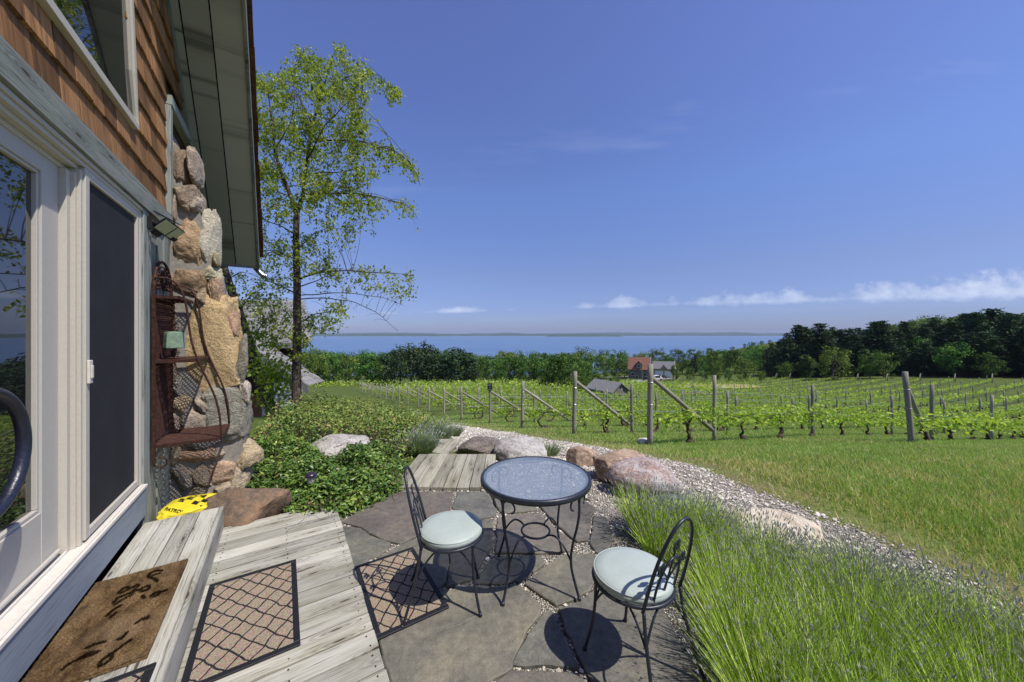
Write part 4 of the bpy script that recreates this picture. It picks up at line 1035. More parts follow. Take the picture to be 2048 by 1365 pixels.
# ------------------------------------------------------------------ chairs (built facing +x, seat centre at the origin)
def make_chair(loc, rot, label):
    c = thing('bistro_chair', label, 'chair', loc, rotz=rot, group='wrought iron bistro chairs')
    SZ = .43; R_ = .198
    b = MB(); b.lathe([(0, SZ+.004), (.185, SZ+.004), (.200, SZ+.010), (.203, SZ+.026), (.199, SZ+.040), (.186, SZ+.050), (.14, SZ+.058), (.07, SZ+.062), (0, SZ+.063)], 56, cap=False)
    cu = b.build('seat_cushion', M['cushion'], c, smooth=True)
    b = MB(); A = np.linspace(0, 2*PI, 56, endpoint=False)
    b.tube(np.stack([.1985*np.cos(A), .1985*np.sin(A), np.full(56, SZ+.041)], 1), .0032, 6, closed=True); b.build('piping', M['cushion'], cu, smooth=True)
    b = MB(); b.tube(np.stack([(R_+.004)*np.cos(A), (R_+.004)*np.sin(A), np.full(56, SZ-.002)], 1), .0095, 8, closed=True)
    for s_ in (-1, 1): b.tube([(-.19, s_*.07, SZ-.004), (.19, s_*.07, SZ-.004)], .006, 6)
    b.build('seat_ring', M['iron'], c, smooth=True)
    # back hoop: tall arch leaning backwards, with an inner loop and clover sprays
    HT = .445; W0, W1 = .152, .158
    def arch(w0, w1, h, z0, n=44, lean=.115, x0=-.175):
        u = np.linspace(0, 1, n); ph = u*PI
        y = -np.cos(ph)*w1; z = np.sin(ph)**.8*h
        k = np.clip(z/h, 0, 1); y = y*(w0/w1+(1-w0/w1)*np.sin(k*PI*.5)); 
        return np.stack([x0-lean*(z0-SZ+z)/.445, y, z0+z], 1)
    hb_ = MB(); hb_.tube(arch(W0, W1, HT, SZ-.005), .0085, 8); hb_.build('back_hoop', M['iron'], c, smooth=True)
    b = MB(); b.tube(arch(.075, .095, .235, SZ+.0), .006, 7)
    def onback(y, z): return np.array([-.175-.115*(z-SZ)/.445+.002, y, z])
    for y0, z0, y1, z1, bulge in ((0, SZ+.01, 0, SZ+.30, .0), (0, SZ+.03, -.085, SZ+.20, .035), (0, SZ+.03, .085, SZ+.20, -.035)):
        u = np.linspace(0, 1, 12); b.tube(np.array([onback(y0+(y1-y0)*k+bulge*math.sin(k*PI), z0+(z1-z0)*k) for k in u]), .0045, 6)
        for q in range(4):                                         # four-lobed clover
            an = q*PI/2+.5; cc = onback(y1+.018*math.cos(an), z1+.018*math.sin(an)); V, Fc = ico(2)
            b.add(V*np.array([.003, .0165, .0165])+cc, Fc)
    b.build('back_scroll', M['iron'], c, smooth=True)
    for x, y, ox, oy in ((-.178, -.150, -.10, -.045), (-.178, .150, -.10, .045), (.135, -.135, .045, -.035), (.135, .135, .045, .035)):
        u = np.linspace(0, 1, 16); k = u**1.4
        if x > 0: k = u*.35-.18*np.sin(u*PI)+.65*u**2.2
        pts = np.stack([x+ox*k, y+oy*k, (SZ-.004)*(1-u)+.004], 1)
        b = MB(); b.tube(pts, .0085, 8); b.lathe([(.012, 0), (.012, .01), (.008, .02)], 8, (x+ox, y+oy, 0)); b.build('leg', M['iron'], c, smooth=True)
    b = MB(); lp = [(-.195, -.158), (-.195, .158), (.139, .139), (.139, -.139)]
    for i in range(4):
        p0 = np.array([*lp[i], .27]); p1 = np.array([*lp[(i+1) % 4], .27]); u = np.linspace(0, 1, 18)[:, None]
        m = (p0+p1)/2*.86; m[2] = SZ-.008
        pts = p0*(1-u)**2+2*u*(1-u)*np.array([m[0], m[1], 2*m[2]-.27])+p1*u**2; b.tube(pts, .0058, 7)
    b.build('brace', M['iron'], c, smooth=True)
    return c
make_chair((-.395, 2.285, .003), .14, 'wrought iron bistro chair with pale aqua seat standing partly on the lattice doormat')
make_chair((.640, 1.862, .001), 2.16, 'wrought iron bistro chair with pale aqua seat standing against the lavender')

# ------------------------------------------------------------------ boulders
RK = {
 'brown': rockm('brown_boulder', [(.075, .065, .06), (.16, .115, .08), (.27, .165, .10)], 2.6, .2, .6),
 'white': rockm('white_boulder', [(.20, .18, .16), (.40, .37, .335), (.56, .53, .49)], 3.2, .3, .6, None, (.20, .19, .17)),
 'shaggy': rockm('dark_streaked_boulder', [(.07, .055, .045), (.17, .14, .115), (.30, .26, .22)], 5., .3, .9, (1.2, 1.2, 7.)),
 'tan': rockm('tan_boulder', [(.19, .13, .09), (.34, .235, .16), (.48, .38, .29)], 2.2, .3, .45),
 'pink': rockm('pink_granite', [(.15, .13, .125), (.34, .21, .175), (.40, .33, .30), (.56, .53, .51)], 3.4, .45, .7, None, (.50, .47, .45)),
 'slate': rockm('slate_rock', [(.06, .065, .07), (.13, .135, .14), (.20, .205, .21)], 4., .1, .6),
 'cream': rockm('cream_boulder', [(.33, .27, .19), (.50, .42, .31), (.62, .56, .45)], 2.4, .25, .5),
 'pale': rockm('pale_limestone', [(.36, .33, .28), (.56, .52, .45), (.68, .65, .58)], 4., .2, .5)}
def boulder(px0, px1, py0, py1, mat, label, seed, depth=.8, sink=.12, boxy=.12, d=None, group=None, sub=5, lift=0.):
    """a boulder resting on the ground whose front foot is seen at py1 and whose top at py0"""
    g = G((px0+px1)/2, py1); d0 = g[1]
    w_ = (px1-px0)/F*d0; dm = d0+w_*depth*.4; w_ = (px1-px0)/F*dm
    topz = HC-(py0-HY)/F*dm; X_ = ((px0+px1)/2-CX)/F*dm; bz = g1(X_, dm); h_ = max(.08, topz-bz)
    V, Fc = rock((w_, w_*depth, h_*(1+sink)*1.02), seed, sub, 9, .09, .70, boxy)
    o = (X_, dm, bz); zz = (h_*(1+sink)*1.02)/2-h_*sink
    b = MB(); b.add(V+np.array([X_, dm, bz+zz+lift]), Fc, None, .5)
    return tag(b.build('boulder', RK[mat], None, o, smooth=True), label, 'boulder', group)
boulder(384, 566, 976, 1066, 'brown', 'rust-brown boulder with a flat top beside the wooden step', 11, .7, .25, .5)
boulder(622, 742, 872, 922, 'white', 'pale weathered boulder half buried in the shrub bed', 12, .9, .3, .1)
boulder(914, 1022, 874, 918, 'shaggy', 'dark grey streaky boulder at the end of the boardwalk', 13, .8, .2, .12)
boulder(986, 1096, 880, 926, 'white', 'whitish granite boulder behind the glass table', 14, .8, .2, .15)
boulder(1132, 1196, 893, 934, 'tan', 'small tan boulder by the gravel path behind the table', 15, .9, .2, .1)
boulder(1178, 1304, 903, 970, 'tan', 'smooth brown boulder touching the pink granite one', 16, .8, .12, .16)
boulder(1214, 1364, 921, 1001, 'pink', 'large pink granite boulder with grey patches', 17, .72, .12, .14)
boulder(1298, 1392, 994, 1036, 'slate', 'blue-grey slate rock low in the lavender', 18, .7, .3, .3)
boulder(1388, 1646, 1026, 1090, 'cream', 'long flat cream boulder between lavender and gravel path', 19, .5, 1.3, .1)
boulder(1274, 1303, 877, 890, 'pale', 'small pale stone at the foot of a vineyard post', 20, .9, .2, .05, sub=4)
boulder(800, 842, 824, 842, 'pale', 'pale stone among the far shrubs near the vine posts', 21, .9, .2, .1, sub=4)
boulder(940, 1000, 985, 1004, 'slate', 'unused', 22) if False else None

# solar path light
g = np.array([-2.08, 3.62, 0.]); g[2] = g1(g[0], g[1])
pl_ = thing('path_light', 'small solar path light with purple-black cap in the ground cover', 'light', g)
b = MB(); b.lathe([(.0, .335), (.03, .334), (.052, .318), (.058, .300), (.05, .296), (.0, .296)], 24, g, cap=False); b.build('cap', plain('purple_black_cap', (.03, .022, .045), .3, .5), pl_, g, smooth=True)
b = MB(); b.lathe([(.038, .294), (.040, .27), (.030, .215), (.024, .205), (0, .204)], 20, g); b.build('lens', plain('frosted_lens', (.42, .43, .40), .25, .5), pl_, g, smooth=True)
b = MB(); b.lathe([(.009, .21), (.009, -.1)], 8, g); b.build('stake', M['fixture'], pl_, g)

# yellow plastic bag with its print
from mathutils.bvhtree import BVHTree
bo = np.array(H2W((-.72, 4.32, 0.)))
V, Fc = rock((.46, .42, .21), 55, 5, 5, .16, .8, .3)
V = V+.013*np.stack([0*V[:, 0], 0*V[:, 0], np.abs(fbm(V*9, 2))-.2], 1)+V*(.08*np.abs(pn(V*np.array([9, 4, 12])))[:, None])
V = V@rotm('Z', TH).T; V[:, 2] += .10; V = V+bo
bag = thing('plastic_bag', 'crumpled yellow plastic bag with black print lying by the chimney', 'bag', tuple(bo))
b = MB(); b.add(V, Fc); b.build('film', M['stain'], bag, tuple(bo), smooth=True)
bvh = BVHTree.FromPolygons([Vector(v) for v in V], [list(f) for f in Fc])
def drape(name, pts2, faces, origin, ux, uy, dr, off, mat, parent, org):
    """lay flat print on a curved surface: cast each of its points along dr"""
    out = []
    for x, y in pts2:
        p0 = Vector(origin+ux*x+uy*y); h = bvh.ray_cast(p0, Vector(dr))
        out.append(None if h[0] is None else tuple(h[0]-Vector(dr)*off))
    b = MB()
    for f in faces:
        if any(out[i] is None for i in f): continue
        b.add([out[i] for i in f], np.arange(len(f))[None])
    return b.build(name, mat, parent, org)
cu = bpy.data.curves.new('patrol', 'FONT'); cu.body = 'PATROL'; cu.size = .037; cu.shear = .2; cu.offset = .0011
to = bpy.data.objects.new('patrol', cu); COL.objects.link(to); dg = bpy.context.evaluated_depsgraph_get()
tm = bpy.data.meshes.new_from_object(to.evaluated_get(dg)); bpy.data.objects.remove(to)
bm = bmesh.new(); bm.from_mesh(tm); bmesh.ops.triangulate(bm, faces=bm.faces[:]); bmesh.ops.subdivide_edges(bm, edges=[e for e in bm.edges if e.calc_length() > .02], cuts=2)
bmesh.ops.triangulate(bm, faces=bm.faces[:]); bm.verts.ensure_lookup_table()
p2 = [(v.co.x, v.co.y) for v in bm.verts]; fs = [[v.index for v in f.verts] for f in bm.faces]; bm.free()
view = np.array([bo[0], bo[1], .1])-np.array([0, 0, HC]); view /= np.linalg.norm(view)
ux = np.array([.93, .10, -.24]); ux -= view*(ux@view); ux /= np.linalg.norm(ux); uy = np.cross(ux, view)
P0 = np.array([(326-CX)/F, 1., (HY-1021)/F])*3.0+np.array([0, 0, HC])
drape('lettering', p2, fs, P0, ux, uy, view, .006, M['print'], bag, tuple(bo))
p2, fs = [], []
for ix, (x, y) in enumerate([(.05, .085), (.10, .115), (.155, .085), (.21, .115), (.26, .085), (.12, .15), (.25, .14), (.215, .06), (.31, .115), (.18, .15)]):
    g_ = np.linspace(0, 1, 4); s_ = .042; o_ = len(p2)
    for yy in g_:
        for xx in g_: p2.append((x+xx*s_+yy*.012, y+yy*s_*.7))
    for r_ in range(3):
        for c_ in range(3): fs.append([o_+r_*4+c_, o_+r_*4+c_+1, o_+r_*4+c_+5, o_+r_*4+c_+4])
drape('checks', p2, fs, P0, ux, uy, view, .003, M['print'], bag, tuple(bo)); p2, fs = [], []
for ln in range(3):
    o_ = len(p2); 
    for xx in np.linspace(.22, .31, 6): p2 += [(xx, -.02-ln*.014), (xx, -.014-ln*.014)]
    for k in range(5): fs.append([o_+2*k, o_+2*k+2, o_+2*k+3, o_+2*k+1])
drape('small_print', p2, fs, P0, ux, uy, view, .003, M['print'], bag, tuple(bo))
# ------------------------------------------------------------------ lavender
def sprays(mb, bud, c, r, n, hmin, hmax, spread, rg=rng, w=.0030, budp=.5, budl=.034, lean=(0, 0)):
    """upright stems fanning out from a low crown"""
    c = np.asarray(c, float); a = rg.random(n)*2*PI; rr = r*np.sqrt(rg.random(n))
    b_ = np.stack([c[0]+rr*.5*np.cos(a), c[1]+rr*.5*np.sin(a), np.full(n, c[2])], 1)
    h = rg.uniform(hmin, hmax, n); k = spread*(rr/r)**1.2; a2 = a+rg.normal(0, .35, n)
    dirv = np.stack([np.cos(a2)*k+rg.normal(0, .10, n)+lean[0], np.sin(a2)*k+rg.normal(0, .10, n)+lean[1], np.ones(n)], 1)
    dirv /= np.linalg.norm(dirv, axis=1)[:, None]
    tip = b_+dirv*h[:, None]; rv = np.clip(rg.normal(.47, .30, n), 0, 1)
    mb.blades(b_, tip, w, rv, bend=.28)
    if bud is not None:
        q = rg.random(n) < budp; t = tip[q]; d = dirv[q]; m = len(t); L = budl*rg.uniform(.6, 1.4, m)
        for ang in (0., PI/2):
            sd = np.cross(d, np.array([math.cos(ang), math.sin(ang), .2])); bud.leaves(t+d*(L*.4)[:, None], d, sd, L, L*.26, rg.random(m), 0.)
def stemclump(name, label, cat, items, mat=('lav', 'lavbud'), kind=None, group=None):
    a, bu = MB(), MB()
    for it in items: sprays(a, bu, *it[:-1], **it[-1])
    c = np.mean([it[0] for it in items], 0)
    t = thing(name, label, cat, tuple(c), group=group)
    s_ = a.build('stems', M[mat[0]], t, tuple(c)); f_ = bu.build('blossoms', M[mat[1]], t, tuple(c))
    return t
# the big bed: many plants grown into one another
bedp = np.array([(1.28, 2.40), (1.18, 2.1), (1.12, 1.75), (1.10, 1.35), (1.2, .9), (2.6, .7), (3.2, 1.0), (3.0, 1.4), (2.65, 1.8), (2.4, 2.28), (2.0, 2.62), (1.55, 2.72), (1.3, 2.62)])
sb = np.concatenate([bedp, [(1.0, .6)]])
sheet('lavender_soil', [(1.10, 2.95), (1.0, 2.0), (1.0, .4), (3.4, .4), (3.4, 1.7), (2.7, 2.3), (2.0, 2.85), (1.3, 3.5), (.9, 3.5)], M['soil'], .012, .08, edge=.05)
a, bu = MB(), MB(); cs = []
tries = scatter(bedp, 900)
for q in tries:
    if all(np.hypot(*(q-c)) > .30 for c in cs): cs.append(q)
for q in cs:
    d = math.hypot(*q); n = 820
    purple = q[0]+.5*q[1] > 3.0
    hh = .50-.13*np.clip((q[0]*.45+q[1]-2.5)/.8, 0, 1)
    sprays(a, bu, (q[0], q[1], g1(q[0], q[1])), .24, n, hh*.60, hh*1.10, .74, budp=.75 if purple else .46, budl=.030 if purple else .022, lean=(-.05, .02), w=.0024)
tl = thing('lavender_bed', 'broad bed of budding lavender stems filling the corner beside the gravel path', 'lavender', (2., 1.8, 0)); tl['kind'] = 'stuff'
a.build('stems', M['lav'], tl, (2., 1.8, 0)); bu.build('blossoms', M['lavbud'], tl, (2., 1.8, 0))
stemclump('lavender_clump', 'lavender clump with green stems between the table and the pink boulder', 'lavender', [((1.16, 3.05, 0), .22, 900, .22, .44, .7, dict(w=.0026, budp=.4)), ((1.42, 2.88, 0), .24, 900, .22, .42, .7, dict(w=.0026, budp=.4)), ((1.14, 2.72, 0), .18, 600, .18, .38, .7, dict(w=.0026, budp=.4)), ((1.66, 2.98, 0), .22, 700, .2, .40, .7, dict(w=.0026, budp=.5))])
def tuft(px, py, r, n, h, label, d=None):
    g = G(px, py); stemclump('grass_tuft', label, 'plant', [((*g[:2], g[2]), r, n, h*.55, h*1.1, 1.1, dict(w=.0045, budp=.15, budl=.05))], ('sage', 'lavbud'))
tuft(838, 912, .30, 1700, .40, 'grey-green lavender tuft at the far corner of the boardwalk')
tuft(868, 888, .42, 1500, .46, 'grey-green lavender mound by the start of the gravel path')
tuft(905, 874, .34, 900, .36, 'pale grey-green lavender tuft edging the gravel path behind the boulders')
tuft(1098, 914, .18, 260, .30, 'leafy green plant tucked between the white and tan boulders')
tuft(640, 822, .55, 900, .5, 'grey-green sage mound below the outbuilding eave')

# ------------------------------------------------------------------ lawn
def lawn():
    N = 300000; Y = 2.2*np.exp(rng.random(N)**.9*math.log(26/2.2)); X = Y*(rng.random(N)*1.9-.36)
    ok = ~inpoly(X, Y, path+0) | (rng.random(N) < .035)
    pc = n2(X, Y, .9, 2.); dist = np.full(N, 9.)
    for i in range(len(path)-1):
        p, q = path[i], path[i+1]; d = q-p; t = np.clip(((X-p[0])*d[0]+(Y-p[1])*d[1])/(d@d+1e-9), 0, 1)
        dist = np.minimum(dist, np.hypot(X-p[0]-t*d[0], Y-p[1]-t*d[1]))
    thin = np.clip(dist/1.3, .12, 1)
    ok &= (rng.random(N) < thin+.25*(pc < 0))
    ok &= ~inpoly(X, Y, bed) & ~inpoly(X, Y, [(-.28, 3.90), (-.3, 5.3), (.4, 5.7), (1.5, 5.0), (2.4, 3.8), (2.3, 2.9), (1.5, 2.6)])
    ok &= ~((X < -.2) & (Y < 5.6)) & ~inpoly(X, Y, [(1.5, 2.6), (2.2, 2.75), (2.9, 2.1), (3.5, 1.2), (3.6, .4), (1., .3), (.9, 3.3)]) & ~inpoly(X, Y, [(-2, 3.5), (-2.4, 5.8), (-1., 7.), (-.2, 6.), (-.1, 4.)]) & ~((X < -.5) & (Y < 11))
    wear = (np.exp(-(dist/1.9)**2)*(.35+1.1*n2(X, Y, .75, 31.)))[ok].clip(0, .8)
    X, Y, pc, thin = X[ok], Y[ok], pc[ok], thin[ok]; n = len(X)
    b_ = np.stack([X, Y, gzn(X, Y)-.005], 1); h = rng.uniform(.035, .085, n)*(.75+.6*np.clip(pc+.3, 0, 1))*(1+.012*Y)
    tip = b_+np.stack([rng.normal(0, .028, n), rng.normal(0, .028, n), h], 1)
    rv = np.clip(.55+.5*n2(X, Y, .5, 8.)+rng.normal(0, .22, n)-.55*(rng.random(n) < .13+.30*(n2(X, Y, .8, 21.) > .22))-.30*np.clip(1.-thin, 0, 1)*(rng.random(n) < .5)-.6*(rng.random(n) < wear), 0, 1)
    b = MB(); b.blades(b_, tip, .0028+.0007*Y, rv, tri=True)
    tag(b.build('lawn_grass', M['blade']), 'short green lawn grass between the gravel path and the vines', 'grass', kind='stuff')
lawn()

# ------------------------------------------------------------------ ground cover and thicket
def leafmass(poly, n, hlo, hhi, L, W, mat, name, label, fn=2.2, kind='stuff', off=0., up=.55, holes=None):
    q = scatter(poly, n)
    if holes is not None:
        for (hx, hy, hr) in holes: q = q[np.hypot(q[:, 0]-hx, q[:, 1]-hy) > hr]
    n = len(q)
    hm = hlo+(hhi-hlo)*np.clip(.5+.75*n2(q[:, 0], q[:, 1], fn, off), 0, 1)
    pa = np.asarray(poly); dist = np.full(n, 9.)
    for i in range(len(pa)):
        p, e = pa[i], pa[(i+1) % len(pa)]; d = e-p; t = np.clip(((q[:, 0]-p[0])*d[0]+(q[:, 1]-p[1])*d[1])/(d@d+1e-9), 0, 1)
        dist = np.minimum(dist, np.hypot(q[:, 0]-p[0]-t*d[0], q[:, 1]-p[1]-t*d[1]))
    hm = hm*np.clip(.25+dist/.35, 0, 1)
    z = gzn(q[:, 0], q[:, 1])+hm*(1-.85*rng.random(n)**1.3)+.01
    d = rng.normal(size=(n, 3)); d[:, 2] = d[:, 2]*.5+.12; nn = rng.normal(size=(n, 3))*.75+np.array([0, 0, up*2])
    cl = np.clip(.45+.5*n2(q[:, 0], q[:, 1], 3.1, off+4)+rng.normal(0, .2, n), 0, .93); cl = np.where(rng.random(n) < .022, 1., cl)
    b = MB(); b.leaves(np.stack([q[:, 0]+rng.normal(0, .03, n), q[:, 1]+rng.normal(0, .03, n), z], 1), d, nn, L*rng.uniform(.7, 1.3, n), W*rng.uniform(.7, 1.3, n), cl)
    o = b.build(name, M[mat]); return tag(o, label, 'plants', kind=kind)
def Gw(*pts): return [tuple(G(a_, c_)[:2]) for a_, c_ in pts]
near = Gw((332, 1000), (400, 1004), (470, 985), (556, 1000), (590, 1046), (690, 1040), (748, 1016), (800, 988), (806, 940), (790, 915), (700, 905), (560, 905), (470, 925), (400, 950))
far = Gw((505, 935), (560, 915), (700, 915), (806, 942), (845, 905), (880, 880), (866, 850), (800, 826), (740, 806), (690, 800), (640, 812), (560, 850), (500, 890))
sheet('shrub_soil', Gw((330, 1010), (470, 990), (560, 1010), (600, 1052), (700, 1042), (806, 990), (812, 925), (905, 862), (800, 820), (690, 796), (560, 845), (470, 900), (400, 945)), M['soil'], .012, .12, edge=.08)
bld = [G(682, 932)[:2]]
leafmass(near, 40000, .06, .46, .050, .026, 'cover', 'ground_cover', 'dense glossy green ground cover between boulder and boardwalk', 2.6, holes=[(bld[0][0], bld[0][1]+.2, .42), (-2.08, 3.62, .07)])
leafmass(far, 150000, .10, .92, .062, .036, 'thicket', 'thicket', 'tangled yellow-green rose thicket sloping down behind the ground cover', 1.25, off=3., holes=[(bld[0][0], bld[0][1]+.25, .55)])
# bare twigs arching through it
b = MB(); q = scatter(far, 620)
for k, (x, y) in enumerate(q):
    z = g1(x, y); a_ = random.random()*2*PI; L = random.uniform(.6, 1.4); u = np.linspace(0, 1, 9); le = random.uniform(.3, .9)
    pts = np.stack([x+math.cos(a_)*L*u*le, y+math.sin(a_)*L*u*le, z+.05+L*(.9*u-.55*u*u*le*1.2)], 1)+rng.normal(0, .012, (9, 3))
    b.tube(pts, np.linspace(.0055, .0018, 9), 4, cap=False)
q = scatter(near, 140)
for k, (x, y) in enumerate(q):
    z = g1(x, y); a_ = random.random()*2*PI; L = random.uniform(.3, .6); u = np.linspace(0, 1, 9)
    b.tube(np.stack([x+math.cos(a_)*L*u*.8, y+math.sin(a_)*L*u*.8, z+.05+L*(.9*u-.5*u*u)], 1)+rng.normal(0, .012, (9, 3)), np.linspace(.004, .0015, 9), 4, cap=False)
tag(b.build('thicket_twigs', M['twig']), 'bare brown twigs arching out of the thicket', 'twigs', kind='stuff')
def shrub(px, py, r, h, n, mat, label, L=.06, name='shrub', d=None):
    g = G(px, py) if d is None else P(px, py, d)
    if d is not None: g[2] = g1(g[0], g[1])
    t = thing(name, label, 'shrub', tuple(g)); k = rng.normal(size=(n, 3)); k /= np.linalg.norm(k, axis=1)[:, None]; k[:, 2] = np.abs(k[:, 2])
    rr = rng.random(n)**.45; rr = rr*(1+.35*pn(k*2.3+px)); c = g+k*rr[:, None]*np.array([r, r, h])
    b = MB(); b.leaves(c, k+rng.normal(size=(n, 3))*.8, rng.normal(size=(n, 3))+k, L*rng.uniform(.7, 1.3, n), L*.55, np.clip(.5+.6*pn(c*3)+rng.normal(0, .2, n), 0, 1)); b.build('foliage', M[mat], t, tuple(g))
    b = MB()
    for i in range(14):
        e = g+k[i]*np.array([r, r, h])*.9; u = np.linspace(0, 1, 6)[:, None]; b.tube(g+(e-g)*u+rng.normal(0, .015, (6, 3)), np.linspace(.012, .003, 6), 5, cap=False)
    b.build('stems', M['twig'], t, tuple(g))
    return t
shrub(800, 878, .40, .55, 1600, 'cover', 'dark rounded shrub standing out of the thicket near the boardwalk', .05)
shrub(712, 812, .95, .55, 2600, 'thicket', 'pale green arching shrub at the top of the thicket', .06)
shrub(775, 826, .8, .42, 1800, 'thicket', 'low yellowish shrub behind the dark rounded one', .06)
shrub(528, 930, .35, .40, 900, 'cover', 'small leafy shrub growing at the foot of the chimney', .045)
shrub(668, 826, .55, .85, 1500, 'thicket', 'taller loose rose shrub rising from the thicket below the birch', .055)
shrub(752, 852, .50, .75, 1400, 'thicket', 'loose yellow-green shrub behind the pale boulder', .055)
shrub(585, 905, .40, .70, 1100, 'cover', 'leafy dark green shrub between chimney and pale boulder', .05)
shrub(640, 838, .45, .5, 700, 'dry', 'dry purplish brush below the birch trunk', .05)

# ------------------------------------------------------------------ birch trees
def resample(k, n):
    k = np.asarray(k, float); L = np.concatenate([[0], np.cumsum(np.linalg.norm(np.diff(k[:, :3], axis=0), axis=1))]); u = np.linspace(0, L[-1], n)
    q = np.stack([np.interp(u, L, k[:, i]) for i in range(k.shape[1])], 1)
    for _ in range(2): q[1:-1] = (q[:-2]+2*q[1:-1]+q[2:])/4
    return q
def birch(name, label, D, stems, branches, zones, base, seed, leafL=.070, twig=True):
    r = np.random.default_rng(seed); base = np.array(base)
    t = thing(name, label, 'tree', tuple(base)); tr = MB(); sk = []
    for pts, r0, r1 in stems:
        k = np.array([P(x, y, D+dd) for x, y, dd in pts]); q = resample(k, 36)
        rad = np.linspace(r0, r1, 36)*(1+.10*pn(q*6))
        tr.tube(q+.012*np.stack([pn(q*3), pn(q*3+9), 0*rad], 1), rad, 12); sk.append(np.c_[q, rad])
    tr.build('trunk', M['bark'], t, tuple(base), smooth=True)
    br = MB()
    for pts, r0 in branches:
        k = np.array([P(x, y, D+dd) for x, y, dd in pts]); q = resample(k, 22); q = q+.03*np.stack([pn(q*2.5), pn(q*2.5+7), pn(q*2.5+3)], 1)
        rad = np.linspace(r0, .004, 22); br.tube(q, rad, 6, cap=False); sk.append(np.c_[q, rad])
    SK = np.concatenate(sk); lf = MB(); tw = MB()
    for poly, n, nl, sd, droop, bare in zones:
        c2 = scatter(poly, n, r)
        for x, y in c2:
            dd = r.normal(0, sd); tgt = P(x, y, D+dd)
            dist = np.linalg.norm(SK[:, :3]-tgt, axis=1)+.55*np.clip(SK[:, 2]-tgt[2], 0, 9)+1.1*np.clip(.012-SK[:, 3], 0, 1)*20*.1
            j = int(np.argmin(dist)); p0 = SK[j, :3]; L = np.linalg.norm(tgt-p0)
            if L > 1.9: continue
            u = np.linspace(0, 1, 7)[:, None]; mid = (p0+tgt)/2+np.array([0, 0, .16*L])+r.normal(0, .07*L, 3)
            pts = p0*(1-u)**2+2*u*(1-u)*mid+tgt*u**2; hang = tgt+np.array([r.normal(0, .06), r.normal(0, .06), -droop*r.uniform(.5, 1.3)])
            pts = np.concatenate([pts, [tgt*.45+hang*.55+r.normal(0, .01, 3), hang]])
            tw.tube(pts, np.linspace(min(.008, .003+.0025*L), .0013, 9), 4, cap=False)
            if r.random() < bare: continue
            m = int(nl*r.uniform(.5, 1.4)); v = r.uniform(.25, 1, m)**.8*8; i0 = np.clip(v.astype(int), 0, 7); f = (v-i0)[:, None]
            c = pts[i0]*(1-f)+pts[i0+1]*f+r.normal(0, .055, (m, 3)); dn = np.stack([r.normal(0, .7, m), r.normal(0, .7, m), -.75+r.normal(0, .45, m)], 1)
            s_ = leafL*r.uniform(.6, 1.25, m); cl = np.clip(.48+.3*pn(np.array([tgt])*1.1)[0]+r.normal(0, .2, m), 0, 1)
            lf.leaves(c, dn, r.normal(size=(m, 3)), s_, s_*.66, cl, .22)
    br.build('branches', M['bark'], t, tuple(base), smooth=True); tw.build('twigs', M['twig'], t, tuple(base)); lf.build('crown', M['birchleaf'], t, tuple(base))
    return t
bz = G(592, 850); D = 8.0; b0 = P(592, 850, D); b0[2] = g1(b0[0], b0[1])
